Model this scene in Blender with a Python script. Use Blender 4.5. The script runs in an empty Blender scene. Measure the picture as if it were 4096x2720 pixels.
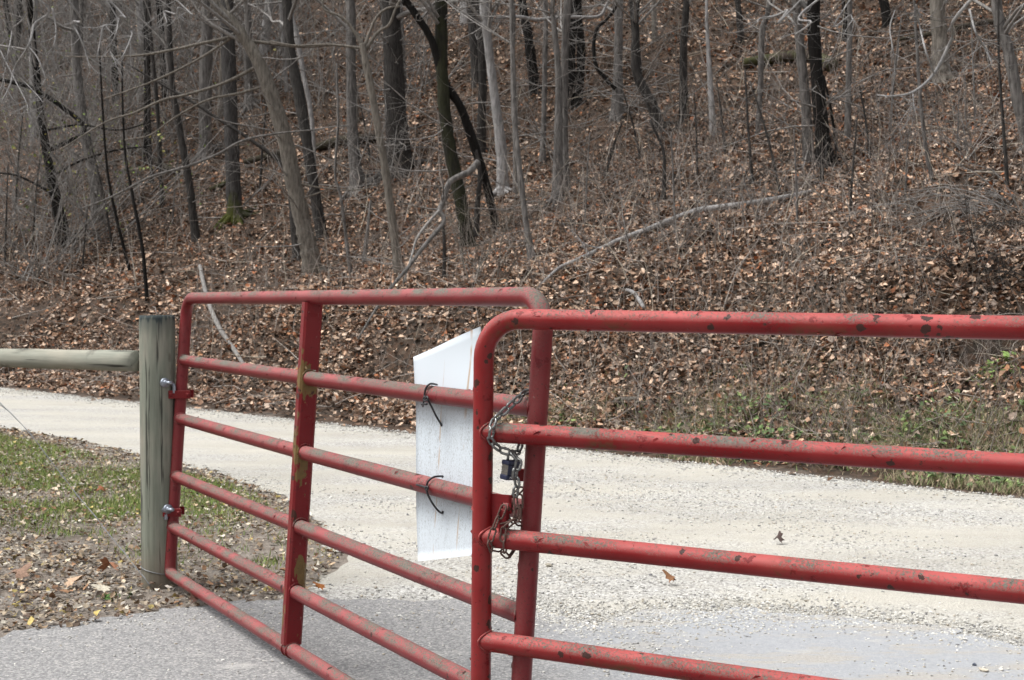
import bpy, math, random
import numpy as np
from mathutils import Matrix, Vector
from mathutils.geometry import delaunay_2d_cdt
rng = np.random.default_rng(7); random.seed(7)
sc = bpy.context.scene
# ------------------------------------------------------------------ camera, sky, sun, exposure
F, HZ, HC = 5290.0, 1160.0, 1.335           # focal length and horizon in photo pixels, eye height in metres
TH = math.atan((1360 - HZ) / F)
cd = bpy.data.cameras.new("camera"); cam = bpy.data.objects.new("camera", cd); sc.collection.objects.link(cam)
cam.location = (0, 0, HC); cam.rotation_euler = (math.pi / 2 - TH, 0, 0)
cd.sensor_width = 23.6; cd.lens = 23.6 * F / 4096; cd.clip_start = .05; cd.clip_end = 500
cd.dof.use_dof = True; cd.dof.focus_distance = 3.32; cd.dof.aperture_fstop = 9.5
sc.camera = cam
SUN_EL, SUN_AZ = math.radians(60), math.radians(262)    # azimuth clockwise from +Y: high on the left
w = bpy.data.worlds.new("World"); sc.world = w; w.use_nodes = True
wn = w.node_tree; bg = wn.nodes["Background"]
sky = wn.nodes.new("ShaderNodeTexSky"); sky.sky_type = 'NISHITA'; sky.sun_disc = False
sky.sun_elevation = SUN_EL; sky.sun_rotation = SUN_AZ; sky.air_density = 1.0; sky.dust_density = 4.0; sky.ozone_density = 1.0
hs = wn.nodes.new("ShaderNodeHueSaturation"); hs.inputs["Saturation"].default_value = .12
wn.links.new(sky.outputs[0], hs.inputs["Color"]); wn.links.new(hs.outputs[0], bg.inputs["Color"]); bg.inputs["Strength"].default_value = .13
sd = bpy.data.lights.new("sun", 'SUN'); sd.energy = 1.2; sd.angle = math.radians(25); sd.color = (1, .965, .92)
sun = bpy.data.objects.new("sun", sd); sc.collection.objects.link(sun)
sv = Vector((math.sin(SUN_AZ) * math.cos(SUN_EL), math.cos(SUN_AZ) * math.cos(SUN_EL), math.sin(SUN_EL)))
sun.rotation_euler = sv.to_track_quat('Z', 'Y').to_euler()
sc.view_settings.view_transform = 'Standard'; sc.view_settings.look = 'None'
sc.view_settings.gamma = 1; sc.view_settings.use_curve_mapping = False
sc.view_settings.exposure = 1.12
sc.cycles.max_bounces = 5; sc.cycles.use_denoising = True

# ------------------------------------------------------------------ helpers: pixels to places
CAM = np.array([0, 0, HC]); CT, ST = math.cos(TH), math.sin(TH)
def ray(px, py):
    a, b = (px - 2048) / F, -(py - 1360) / F
    return np.array([a, CT + b * ST, -ST + b * CT])
def at(px, py, Y):
    r = ray(px, py); return CAM + r * (Y / r[1])
def on_plane(px, py, O, n):
    r = ray(px, py); return CAM + r * (((O - CAM) @ n) / (r @ n))
def gp(px, py, z=0.):
    r = ray(px, py); return CAM + r * ((z - HC) / r[2])
NQ = np.array([.683, .7304]); UQ = np.array([.7304, -.683])
def vnoise(x, y, seed=0):
    x = np.asarray(x, float); y = np.asarray(y, float)
    xi = np.floor(x).astype(np.int64); yi = np.floor(y).astype(np.int64); fx = x - xi; fy = y - yi
    fx = fx * fx * (3 - 2 * fx); fy = fy * fy * (3 - 2 * fy)
    def h(a, b):
        n = (a * 374761393 + b * 668265263 + seed * 982451653) & 0xffffffff
        n = ((n ^ (n >> 13)) * 1274126177) & 0xffffffff
        return ((n ^ (n >> 16)) & 0xffff) / 65535.
    return (h(xi, yi) * (1 - fx) + h(xi + 1, yi) * fx) * (1 - fy) + (h(xi, yi + 1) * (1 - fx) + h(xi + 1, yi + 1) * fx) * fy - .5
QK = np.array([-200, 0, .3, 1, 1.6, 2.9, 3.6, 5, 8, 120.]); ZK = np.array([0, 0, .02, .17, .45, 1.4, 1.68, 2.2, 3.7, 3.7 + .5 * 112])
ROOT = at(4080, 985, 11.25)
def hill(x, y):
    x = np.asarray(x, float); y = np.asarray(y, float)
    q = x * NQ[0] + y * NQ[1] - 8.35; t = x * UQ[0] + y * UQ[1]
    qs = q + .35 * vnoise(t * .6, q * .1, 3) * np.clip(q, 0, 1)
    z = np.interp(qs, QK, ZK)
    k = np.clip((-t - 10) / 6, 0, 1) * .3
    z = z * (1 - k * np.clip(q, 0, 1) * np.clip(1 - (q - 3) / 9, 0, 1))
    yy = y - 24; z = z + .2 * np.where(yy > 20, yy, 2 * np.log1p(np.exp(np.clip(yy, -60, 40) / 2)))* np.clip(q / 3, 0, 1)
    m = np.clip((q - .3) / 1.2, 0, 1); m2 = np.clip((q - 3) / 3, 0, 1)
    z = z + m * (.26 * vnoise(x * .9, y * .9, 1) * (1 - .5 * m2) + .15 * vnoise(x * 2.7, y * 2.7, 2) + .07 * vnoise(x * 5.5, y * 5.5, 4)) + m2 * .9 * vnoise(x * .22, y * .22, 5)
    z = z + np.clip(q, 0, .3) * .15 * vnoise(x * 4, y * 4, 9)
    z = z + .42 * np.where(-q - 24 > 0, -q - 24, 0) ** 1.0   # unseen slope added behind the camera to cut light from that side
    d2 = ((x - ROOT[0]) / .55) ** 2 + ((y - ROOT[1]) / .45) ** 2
    return z - .75 * np.exp(-d2)
def on_hill(px, py):
    r = ray(px, py); s = np.arange(3, 120, .04); P = CAM + r * s[:, None]
    g = P[:, 2] < hill(P[:, 0], P[:, 1]); i = int(np.argmax(g)) if g.any() else len(s) - 1
    return P[i]
# ------------------------------------------------------------------ helpers: meshes and objects
def tag(o, label=None, cat=None, group=None, kind=None):
    if label: o["label"] = label
    if cat: o["category"] = cat
    if group: o["group"] = group
    if kind: o["kind"] = kind
    return o
def empty(name, loc, label, cat, group=None, mat=None):
    o = bpy.data.objects.new(name, None); sc.collection.objects.link(o)
    o.empty_display_size = .1
    if mat is not None: o.matrix_world = mat
    else: o.location = loc
    return tag(o, label, cat, group)
class MB:
    """collects vertices and faces (triangles and quads) for one mesh"""
    def __init__(s): s.v, s.q, s.t, s.c, s.n = [], [], [], [], 0
    def add(s, v, quads=None, tris=None, col=None):
        v = np.asarray(v, float).reshape(-1, 3)
        if quads is not None and len(quads): s.q.append(np.asarray(quads, int).reshape(-1, 4) + s.n)
        if tris is not None and len(tris): s.t.append(np.asarray(tris, int).reshape(-1, 3) + s.n)
        s.v.append(v); s.n += len(v)
        if col is not None: s.c.append(np.asarray(col, float).reshape(-1, 3))
    def build(s, name, mat, parent=None, origin=None, smooth=True):
        v = np.concatenate(s.v) if s.v else np.zeros((0, 3))
        if origin is not None: v = v - np.asarray(origin)
        q = np.concatenate(s.q) if s.q else np.zeros((0, 4), int); t = np.concatenate(s.t) if s.t else np.zeros((0, 3), int)
        me = bpy.data.meshes.new(name); me.vertices.add(len(v)); me.vertices.foreach_set("co", v.astype(np.float32).ravel())
        me.loops.add(q.size + t.size); me.loops.foreach_set("vertex_index", np.concatenate([q.ravel(), t.ravel()]).astype(np.int32))
        me.polygons.add(len(q) + len(t))
        me.polygons.foreach_set("loop_start", np.concatenate([np.arange(len(q)) * 4, q.size + np.arange(len(t)) * 3]).astype(np.int32))
        me.polygons.foreach_set("use_smooth", np.full(len(q) + len(t), smooth))
        if s.c:
            c = np.concatenate(s.c); a = me.color_attributes.new("Col", 'FLOAT_COLOR', 'POINT')
            a.data.foreach_set("color", np.concatenate([c, np.ones((len(c), 1))], 1).astype(np.float32).ravel())
        me.update(calc_edges=True); me.validate()
        o = bpy.data.objects.new(name, me); sc.collection.objects.link(o)
        if mat is not None: me.materials.append(mat)
        if parent is not None: o.parent = parent
        return o
def catmull(P, n):
    P = np.asarray(P, float)
    if len(P) < 3: return np.array([P[0] + (P[-1] - P[0]) * i / n for i in range(n + 1)])
    Q = np.vstack([2 * P[0] - P[1], P, 2 * P[-1] - P[-2]]); out = []
    for i in range(1, len(Q) - 2):
        for k in range(n):
            t = k / n; a, b, c, d = Q[i - 1:i + 3]
            out.append(.5 * (2 * b + (c - a) * t + (2 * a - 5 * b + 4 * c - d) * t * t + (3 * b - a - 3 * c + d) * t ** 3))
    return np.array(out + [P[-1]])
def tube(mb, P, R, ns=12, caps=True, jit=0., closed=False):
    P = np.asarray(P, float); K = len(P); R = np.broadcast_to(np.asarray(R, float), (K,))
    T = np.roll(P, -1, 0) - np.roll(P, 1, 0) if closed else np.gradient(P, axis=0)
    T /= np.linalg.norm(T, axis=1)[:, None] + 1e-12
    a = np.array([0, 0, 1.]) if abs(T[0][2]) < .9 else np.array([1., 0, 0]); N = np.cross(T[0], a); N /= np.linalg.norm(N)
    ang = np.linspace(0, 2 * np.pi, ns, endpoint=False); V = []
    for i in range(K):
        N = N - T[i] * (N @ T[i]); N /= np.linalg.norm(N) + 1e-12; B = np.cross(T[i], N)
        rr = R[i] * (1 + jit * (rng.random(ns) - .5)) if jit else R[i]
        V.append(P[i] + (np.outer(np.cos(ang), N) + np.outer(np.sin(ang), B)) * (rr[:, None] if jit else rr))
    V = np.concatenate(V); i, j = np.meshgrid(np.arange(K if closed else K - 1), np.arange(ns), indexing='ij'); j2 = (j + 1) % ns; i2 = (i + 1) % K
    q = np.stack([i * ns + j, i * ns + j2, i2 * ns + j2, i2 * ns + j], -1).reshape(-1, 4); tr = []
    if caps and not closed:
        V = np.vstack([V, P[0], P[-1]]); n = K * ns
        for k in range(ns): tr += [(n, (k + 1) % ns, k), (n + 1, (K - 1) * ns + k, (K - 1) * ns + (k + 1) % ns)]
    mb.add(V, q, tr)
def tubes(mb, P, R, ns=3, col=None):
    """many thin stems at once: P (N,K,3), R (N,K)"""
    P = np.asarray(P, float)
    if not len(P): return
    N, K = P.shape[:2]; T = P[:, -1] - P[:, 0]; T /= np.linalg.norm(T, axis=1)[:, None] + 1e-9
    a = np.where(np.abs(T[:, 2:3]) < .9, np.array([[0, 0, 1.]]), np.array([[1., 0, 0]]))
    X = np.cross(T, a); X /= np.linalg.norm(X, axis=1)[:, None] + 1e-9; Y = np.cross(T, X)
    ang = np.arange(ns) * 2 * np.pi / ns
    D = np.cos(ang)[None, :, None] * X[:, None] + np.sin(ang)[None, :, None] * Y[:, None]
    V = P[:, :, None] + D[:, None] * R[:, :, None, None]
    n, i, j = np.meshgrid(np.arange(N), np.arange(K - 1), np.arange(ns), indexing='ij'); b = n * K * ns; j2 = (j + 1) % ns
    q = np.stack([b + i * ns + j, b + i * ns + j2, b + (i + 1) * ns + j2, b + (i + 1) * ns + j], -1).reshape(-1, 4)
    mb.add(V.reshape(-1, 3), q, None, None if col is None else np.repeat(col, K * ns, 0))
def box(mb, c, s, R=None, bev=0.):
    """box, with its edges cut back when bev > 0"""
    h = np.asarray(s, float) / 2; V = []
    if bev <= 0:
        V = np.array([[x, y, z] for x in (-1, 1) for y in (-1, 1) for z in (-1, 1)], float) * h
        q = [(0, 1, 3, 2), (4, 6, 7, 5), (0, 4, 5, 1), (2, 3, 7, 6), (0, 2, 6, 4), (1, 5, 7, 3)]; t = []
    else:
        idx = {}
        for x in (-1, 1):
            for y in (-1, 1):
                for z in (-1, 1):
                    for ax in range(3):
                        p = np.array([x, y, z]) * (h - bev); p[ax] = (x, y, z)[ax] * h[ax]; idx[x, y, z, ax] = len(V); V.append(p)
        V = np.array(V); q = []; t = []
        for ax in range(3):
            o = [k for k in range(3) if k != ax]
            for sgn in (-1, 1):
                f = []
                for a, b in ((-1, -1), (1, -1), (1, 1), (-1, 1)):
                    k = [0, 0, 0]; k[ax] = sgn; k[o[0]] = a; k[o[1]] = b; f.append(idx[k[0], k[1], k[2], ax])
                q.append(f)
            for a in (-1, 1):
                for b in (-1, 1):
                    k1 = [0, 0, 0]; k1[ax] = -1; k1[o[0]] = a; k1[o[1]] = b; k2 = list(k1); k2[ax] = 1
                    q.append([idx[(*k1, o[0])], idx[(*k1, o[1])], idx[(*k2, o[1])], idx[(*k2, o[0])]])
        for x in (-1, 1):
            for y in (-1, 1):
                for z in (-1, 1): t.append([idx[x, y, z, 0], idx[x, y, z, 1], idx[x, y, z, 2]])
    if R is not None: V = V @ np.asarray(R).T
    mb.add(V + np.asarray(c), q, t)
# ------------------------------------------------------------------ materials
class NT:
    def __init__(s, name):
        s.m = bpy.data.materials.new(name); s.m.use_nodes = True; s.t = s.m.node_tree; s.b = s.t.nodes["Principled BSDF"]
    def n(s, typ, ins=None, **kw):
        x = s.t.nodes.new("ShaderNode" + typ)
        for k, v in kw.items(): setattr(x, k, v)
        for k, v in (ins or {}).items(): s.put(x.inputs[k], v)
        return x
    def put(s, sock, v):
        if isinstance(v, bpy.types.NodeSocket): s.t.links.new(v, sock)
        elif isinstance(v, tuple) and len(v) == 3 and sock.type == 'RGBA': sock.default_value = (*v, 1)
        else: sock.default_value = v
    def pos(s, scale=(1, 1, 1), obj=True):
        c = s.n("TexCoord").outputs["Object"] if obj else s.n("NewGeometry").outputs["Position"]
        return s.n("Mapping", {"Vector": c, "Scale": scale}).outputs[0]
    def noise(s, vec, scale, detail=3, rough=.55):
        return s.n("TexNoise", {"Vector": vec, "Scale": scale, "Detail": detail, "Roughness": rough}).outputs["Fac"]
    def ramp(s, fac, *st, interp='LINEAR'):
        r = s.n("ValToRGB", {"Fac": fac}); r.color_ramp.interpolation = interp; e = r.color_ramp.elements
        while len(e) < len(st): e.new(.5)
        for k, (p, c) in enumerate(st):
            e[k].position = p; e[k].color = (*c, 1) if isinstance(c, tuple) else (c, c, c, 1)
        return r.outputs[0]
    def mix(s, f, a, b, mode='MIX'):
        x = s.n("Mix", data_type='RGBA', blend_type=mode)
        s.put(x.inputs[0], f); s.put(x.inputs[6], a); s.put(x.inputs[7], b); return x.outputs[2]
    def math(s, op, a, b=0., c=None):
        x = s.n("Math", operation=op, use_clamp=False); s.put(x.inputs[0], a); s.put(x.inputs[1], b)
        if c is not None: s.put(x.inputs[2], c)
        return x.outputs[0]
    def done(s, col, rough=.8, bump=None, strength=.3, dist=.01, spec=None, metal=None):
        s.put(s.b.inputs["Base Color"], col); s.put(s.b.inputs["Roughness"], rough)
        if spec is not None: s.put(s.b.inputs["Specular IOR Level"], spec)
        if metal is not None: s.put(s.b.inputs["Metallic"], metal)
        if bump is not None:
            s.put(s.b.inputs["Normal"], s.n("Bump", {"Height": bump, "Strength": strength, "Distance": dist}).outputs[0])
        return s.m
def plain(name, col, rough=.6, metal=0., var=.25, scale=30, bump=.2):
    m = NT(name); p = m.pos(); f = m.noise(p, scale, 4)
    c = m.mix(f, tuple(x * (1 - var) for x in col), tuple(min(1, x * (1 + var)) for x in col))
    return m.done(c, rough, m.noise(p, scale * 4, 3), bump, .002, metal=metal)
def paint(name, deep, faded, dust, lichen, spots, ochre=0., rusty_under=0.):
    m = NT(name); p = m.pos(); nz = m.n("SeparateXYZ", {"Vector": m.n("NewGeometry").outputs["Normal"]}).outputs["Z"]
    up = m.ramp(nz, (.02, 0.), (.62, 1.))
    big = m.noise(p, 5, 4); fine = m.noise(p, 55, 5, .65)
    c = m.mix(m.ramp(big, (.35, 0.), (.65, 1.)), deep, tuple(.82 * a + .18 * b for a, b in zip(deep, faded)))
    # chalked, sun-bleached paint and painted-in sky sheen where the tube faces up
    chalk_sheen = m.math('MULTIPLY', m.math('ADD', m.math('MULTIPLY', up, 1.05), .05), m.math('ADD', m.math('MULTIPLY', big, .9), dust))
    c = m.mix(m.n("Clamp", {"Value": chalk_sheen}).outputs[0], c, faded)
    pe = m.ramp(m.noise(m.pos((1, 1, 1)), 23, 6, .7), (.60, 0.), (.615, 1.), interp='LINEAR')   # fresher red where the top coat has flaked off
    c = m.mix(m.math('MULTIPLY', pe, .8), c, tuple(.8 * x for x in deep))
    if rusty_under:
        dn = m.ramp(m.math('MULTIPLY', nz, -1.), (.0, 0.), (.6, 1.))
        ru = m.math('MULTIPLY', m.ramp(m.noise(p, 7, 3), (.55, 0.), (.66, 1.)), m.ramp(fine, (.42, 0.), (.52, 1.)))
        c = m.mix(m.math('MULTIPLY', m.math('MULTIPLY', ru, m.math('ADD', dn, .25)), rusty_under), c, (.10, .035, .014))
    if ochre:
        oc = m.ramp(m.noise(m.pos((1, 1, .45)), 9, 5, .6), (.60 - ochre * .1, 0.), (.61 - ochre * .1, 1.))
        c = m.mix(oc, c, m.mix(fine, (.19, .115, .035), (.085, .055, .024)))
    # grey crusts of lichen on the upper side
    li = m.math('MULTIPLY', m.ramp(m.math('ADD', m.math('MULTIPLY', m.noise(p, 9, 4), .42), m.math('MULTIPLY', m.noise(p, 165, 4, .85), .68)), (.56 - lichen * .1, 0.), (.60 - lichen * .1, 1.)), m.ramp(nz, (-.05, .0), (.55, 1.)))
    c = m.mix(li, c, m.mix(m.noise(p, 160, 2), (.06, .058, .048), (.195, .19, .16)))
    # bare rust spots
    v = m.n("TexVoronoi", {"Vector": p, "Scale": 30.}, feature='F1'); rnd = m.n("SeparateColor", {"Color": v.outputs["Color"]}).outputs[0]
    d = m.math('ADD', v.outputs["Distance"], m.math('MULTIPLY', m.math('SUBTRACT', fine, .5), .95))
    lim = m.math('MULTIPLY', m.math('SUBTRACT', rnd, 1 - spots), .40 / max(spots, .01))
    sp = m.math('LESS_THAN', d, lim)
    c = m.mix(sp, c, m.mix(fine, (.06, .018, .012), (.018, .009, .008)))
    br = m.ramp(m.noise(m.n('Mapping', {'Vector': p, 'Location': (3, 5, 7), 'Scale': (1, 1, .8)}).outputs[0], 13, 5, .68), (.675 - .05 * spots, 0.), (.69 - .05 * spots, 1.)); c = m.mix(br, c, m.mix(fine, (.075, .026, .015), (.02, .010, .008)))
    sk = m.ramp(m.noise(p, 170, 3, .7), (.60, 0.), (.66, .8)); c = m.mix(m.math('MULTIPLY', sk, m.ramp(m.noise(p, 9, 3), (.4, .1), (.6, 1.))), c, (.05, .03, .022))
    bump = m.math('ADD', m.math('ADD', m.math('MULTIPLY', li, .9), m.math('MULTIPLY', fine, .5)), m.math('MULTIPLY', m.math('ADD', pe, sp), -.8))
    ro = m.math('ADD', .38, m.math('MULTIPLY', m.math('ADD', li, chalk_sheen), .3))
    return m.done(c, m.n("Clamp", {"Value": ro}).outputs[0], bump, .5, .0014, spec=.28)
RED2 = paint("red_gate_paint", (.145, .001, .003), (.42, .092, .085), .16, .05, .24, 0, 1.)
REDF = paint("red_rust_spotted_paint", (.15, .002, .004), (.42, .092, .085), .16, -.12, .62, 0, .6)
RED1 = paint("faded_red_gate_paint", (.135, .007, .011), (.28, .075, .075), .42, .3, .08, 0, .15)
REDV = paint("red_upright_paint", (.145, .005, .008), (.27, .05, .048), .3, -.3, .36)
REDB = paint("flaking_red_brace_paint", (.135, .004, .007), (.25, .04, .04), .1, .15, .4, .4)
def bark(name, a, b, moss=0., scale=1., foot=False):
    m = NT(name); p = m.pos((1, 1, .18)); f = m.noise(p, 34 * scale, 5, .65); g = m.noise(m.pos((1, 1, .5)), 5, 3)
    c = m.mix(m.ramp(f, (.36, 0.), (.62, 1.)), a, b); c = m.mix(m.ramp(g, (.35, 0.), (.7, .7)), c, tuple(.55 * (x + y) * .8 for x, y in zip(a, b)))
    if moss: c = m.mix(m.math('MULTIPLY', m.ramp(m.noise(m.pos((1, 1, .6)), 7, 4), (.40, 0.), (.56, 1.)), moss), c, (.07, .085, .02))
    if foot:     # moss that has climbed the foot of the trunk
        fz = m.math('ADD', m.n('SeparateXYZ', {'Vector': m.n('TexCoord').outputs['Object']}).outputs[2], m.math('MULTIPLY', m.math('SUBTRACT', g, .5), 1.2))
        c = m.mix(m.ramp(fz, (.12, .95), (.42, 0.)), c, (.055, .062, .012))
    return m.done(c, .95, f, .8, .03, spec=.2)
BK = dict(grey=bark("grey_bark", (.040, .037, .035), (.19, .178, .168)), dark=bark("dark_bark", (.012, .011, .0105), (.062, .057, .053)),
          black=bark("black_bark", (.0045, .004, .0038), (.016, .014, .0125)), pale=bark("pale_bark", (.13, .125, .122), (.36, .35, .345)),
          tan=bark("tan_bark", (.07, .062, .053), (.215, .195, .168)), mossy=bark("mossy_dark_bark", (.006, .0055, .0045), (.026, .024, .018), .12),
          mossfoot=bark("moss_footed_bark", (.016, .015, .0145), (.085, .08, .077), foot=True), twig=bark("twig_bark", (.11, .104, .098), (.31, .295, .28)), silver=bark("silvery_twig_bark", (.15, .145, .142), (.36, .35, .345)),
          log=bark("rotten_log_bark", (.014, .011, .009), (.06, .048, .04), .12), moss=bark("moss_log_bark", (.018, .015, .012), (.08, .062, .05), .45))
def colmat(name, rough=.85, tint=None, sub=None):
    m = NT(name); c = m.n("VertexColor", layer_name="Col").outputs[0]; f = m.noise(m.pos(), 90, 2)
    c = m.mix(.55, c, m.mix(1., c, m.ramp(f, (.3, .55), (.7, 1.45)), 'MULTIPLY'))
    return m.done(c, rough, spec=.3)
LEAF = colmat("dead_leaf"); TWIGC = colmat("undergrowth_twig"); GRASS = colmat("grass_blade"); STONE = colmat("loose_stone", .9)
# ground: leaf mould on the hill, olive soil under the lawn, bare dirt
m = NT("forest_soil"); p = m.pos(); vo = m.n("TexVoronoi", {"Vector": p, "Scale": 19.}); cr = m.n("SeparateColor", {"Color": vo.outputs["Color"]}).outputs[0]
lf = m.ramp(cr, (0., (.022, .016, .012)), (.3, (.06, .042, .03)), (.55, (.13, .085, .06)), (.8, (.10, .05, .028)), (1., (.19, .14, .105)))
lf = m.mix(m.ramp(m.noise(p, 3, 4), (.3, .15), (.7, .7)), (.022, .017, .013), lf)
dirt = m.mix(m.noise(p, 38, 6, .75), (.11, .092, .078), (.33, .295, .255)); dirt = m.mix(m.ramp(m.noise(p, 7, 5), (.4, 0.), (.6, .6)), dirt, (.12, .095, .075))
xyz = m.n("SeparateXYZ", {"Vector": p}); q = m.math('ADD', m.math('MULTIPLY', xyz.outputs[0], NQ[0]), m.math('MULTIPLY', xyz.outputs[1], NQ[1]))
q = m.math('ADD', q, m.math('MULTIPLY', m.noise(p, 2.5, 4), .8)); hm = m.math('MAXIMUM', m.ramp(m.math('SUBTRACT', q, 8.55), (0., 0.), (.35, 1.)), m.math('LESS_THAN', q, -15.))
SOIL = m.done(m.mix(hm, dirt, lf), .95, m.math('ADD', m.noise(p, 60, 4), m.math('MULTIPLY', vo.outputs["Distance"], .8)), .7, .02, spec=.2)
m = NT("limestone_gravel"); p = m.pos(); vo = m.n("TexVoronoi", {"Vector": p, "Scale": 95.}); cr = m.n("SeparateColor", {"Color": vo.outputs["Color"]}).outputs[0]
vo2 = m.n("TexVoronoi", {"Vector": p, "Scale": 31.}); cr2 = m.n("SeparateColor", {"Color": vo2.outputs["Color"]}).outputs[1]
fines = m.mix(m.noise(p, 6, 5, .65), (.40, .38, .33), (.51, .488, .43)); fines = m.mix(m.ramp(m.noise(p, 150, 3, .7), (.40, .6), (.60, 0.)), fines, (.27, .255, .225))
ston = m.ramp(cr, (0., (.16, .155, .145)), (.25, (.27, .265, .255)), (.6, (.40, .395, .375)), (1., (.56, .55, .53)))
ston = m.mix(m.ramp(cr2, (.7, 0.), (.72, .8)), ston, m.ramp(cr, (0., (.2, .195, .19)), (1., (.54, .53, .49))))
rp = m.n("Mapping", {"Vector": m.n("TexCoord").outputs["Object"], "Rotation": (0, 0, .753), "Scale": (.5, 1.5, 1)}).outputs[0]
mk = m.ramp(m.math('ADD', m.math('MULTIPLY', m.noise(rp, 1.1, 3), .75), m.math('MULTIPLY', m.noise(p, 9, 4), .25)), (.44, .05), (.60, .85))
gv = m.ramp(m.noise(m.n('Mapping', {'Vector': rp, 'Scale': (1, 1.6, 1)}).outputs[0], .8, 4, .6), (.36, .90), (.64, 1.05))
GRAV = m.done(m.mix(1., m.mix(mk, fines, ston), gv, 'MULTIPLY'), .95, m.math('ADD', m.math('MULTIPLY', vo.outputs["Distance"], -.9), m.noise(p, 110, 3)), .6, .008, spec=.25)
m = NT("worn_asphalt"); p = m.pos(); vo = m.n("TexVoronoi", {"Vector": p, "Scale": 130.}); cr = m.n("SeparateColor", {"Color": vo.outputs["Color"]}).outputs[0]
ag = m.ramp(cr, (0., (.08, .08, .083)), (.45, (.20, .20, .205)), (.8, (.31, .305, .30)), (1., (.48, .46, .43)))
ag = m.mix(.45, ag, m.mix(m.noise(p, 2.2, 5), (.165, .165, .165), (.265, .262, .256)))
xyz = m.n("SeparateXYZ", {"Vector": p}); xr = m.math('ADD', xyz.outputs[0], m.math('MULTIPLY', m.math('SUBTRACT', m.noise(p, 1.6, 4), .5), 1.3))
sm = m.mix(m.noise(p, 40, 5, .7), (.235, .245, .26), (.39, .405, .425))
ag = m.mix(m.ramp(xr, (.05, 0.), (.75, .82)), ag, sm)
ds = m.ramp(m.noise(m.pos((.8, 2.2, 1)), 3, 6, .7), (.60, 0.), (.70, .7)); ag = m.mix(ds, ag, (.40, .39, .37)); d3 = m.math('MULTIPLY', m.ramp(m.noise(m.n('Mapping', {'Vector': p, 'Scale': (.7, 2.6, 1)}).outputs[0], 2.3, 6, .72), (.50, 0.), (.58, .85)), m.ramp(xr, (.1, 0.), (.6, 1.))); ag = m.mix(d3, ag, m.mix(m.noise(p, 90, 3, .7), (.20, .185, .165), (.46, .44, .40)))
ASPH = m.done(ag, .8, m.math('ADD', m.noise(p, 190, 3), m.math('MULTIPLY', vo.outputs["Distance"], -.6)), .5, .004, spec=.35)
m = NT("treated_wood"); p = m.pos((1, 1, .06)); f = m.noise(p, 55, 4, .6); g = m.noise(m.pos((1, 1, .35)), 9, 4)
c = m.mix(f, (.075, .087, .068), (.285, .30, .245)); c = m.mix(m.ramp(g, (.45, 0.), (.68, .55)), c, (.33, .29, .245))
ck = m.ramp(m.noise(m.pos((1, 1, .035)), 46, 3, .6), (.365, 1.), (.40, 0.)); c = m.mix(m.math('MULTIPLY', ck, .85), c, (.035, .035, .03))
kn = m.ramp(m.noise(m.pos((1, 1, .4)), 14, 2), (.70, 0.), (.74, .6)); c = m.mix(kn, c, (.10, .085, .07))
zz = m.n("SeparateXYZ", {"Vector": m.n("TexCoord").outputs["Object"]}).outputs[2]
tp = m.math('ADD', zz, m.math('MULTIPLY', m.math('SUBTRACT', m.noise(m.pos((1, 1, .05)), 60, 3), .5), .16))
c = m.mix(m.ramp(m.math('SUBTRACT', tp, .50), (.62, 0.), (.70, .55), (.715, .95)), c, (.025, .035, .038))
c = m.mix(m.ramp(tp, (.02, .7), (.22, 0.)), c, (.12, .095, .07))
WOOD = m.done(c, .9, m.math('SUBTRACT', f, ck), .6, .004, spec=.25)
m = NT("log_rail_wood"); p = m.pos((.06, 1, 1)); f = m.noise(p, 45, 4, .6); g = m.noise(m.pos((.35, 1, 1)), 8, 4)
c = m.mix(f, (.11, .117, .095), (.34, .345, .29)); c = m.mix(m.ramp(g, (.42, 0.), (.7, .5)), c, (.37, .335, .27))
ck = m.ramp(m.noise(m.pos((.05, 1, 1)), 30, 2), (.30, 1.), (.35, 0.)); c = m.mix(ck, c, (.04, .04, .034))
st = m.ramp(m.noise(m.pos((1, 1, 1)), 5, 4), (.60, 0.), (.72, .8)); c = m.mix(st, c, (.06, .06, .052))
LOGW = m.done(c, .9, f, .5, .004, spec=.25)
m = NT("white_sign_back"); t = m.n("TexCoord").outputs["Object"]; p = m.pos(); zz = m.n("SeparateXYZ", {"Vector": t}).outputs[2]
st = m.noise(m.n("Mapping", {"Vector": t, "Scale": (1, 1, .13)}).outputs[0], 120, 5, .8); fl = m.noise(m.n("Mapping", {"Vector": t, "Scale": (1, 1, .55)}).outputs[0], 330, 4, .75)
band = m.ramp(m.math('ADD', zz, m.math('MULTIPLY', m.noise(p, 9, 3), .12)), (.0, .25), (.12, .75), (.36, .95), (.47, .9), (.53, .0))
gr = m.math('MULTIPLY', m.math('MULTIPLY', m.math('ADD', m.math('MULTIPLY', m.ramp(st, (.45, 0.), (.60, 1.)), .75), .22), m.ramp(fl, (.49, 0.), (.60, 1.))), band)
c = m.mix(m.math('MULTIPLY', gr, .85), (.535, .59, .635), (.12, .12, .105))
rl = m.ramp(m.noise(m.n("Mapping", {"Vector": t, "Scale": (1, 1, .012)}).outputs[0], 26, 2), (.665, 0.), (.69, .7)); rl = m.math('MULTIPLY', rl, m.ramp(m.noise(p, 12, 2), (.4, 0.), (.55, 1.)))
c = m.mix(rl, c, (.36, .22, .10))
SIGN = m.done(c, .5, m.noise(p, 4, 2), .15, .01, spec=.4)
m = NT("galvanised_steel"); p = m.pos(); f = m.noise(p, 180, 4)
STEEL = m.done(m.mix(f, (.065, .065, .064), (.30, .305, .30)), .34, f, .2, .0006, metal=.9)
m = NT("rusty_steel"); p = m.pos(); f = m.noise(p, 150, 4)
RUST = m.done(m.mix(f, (.035, .02, .016), (.17, .10, .08)), .75, f, .4, .0006, metal=.35)
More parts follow.
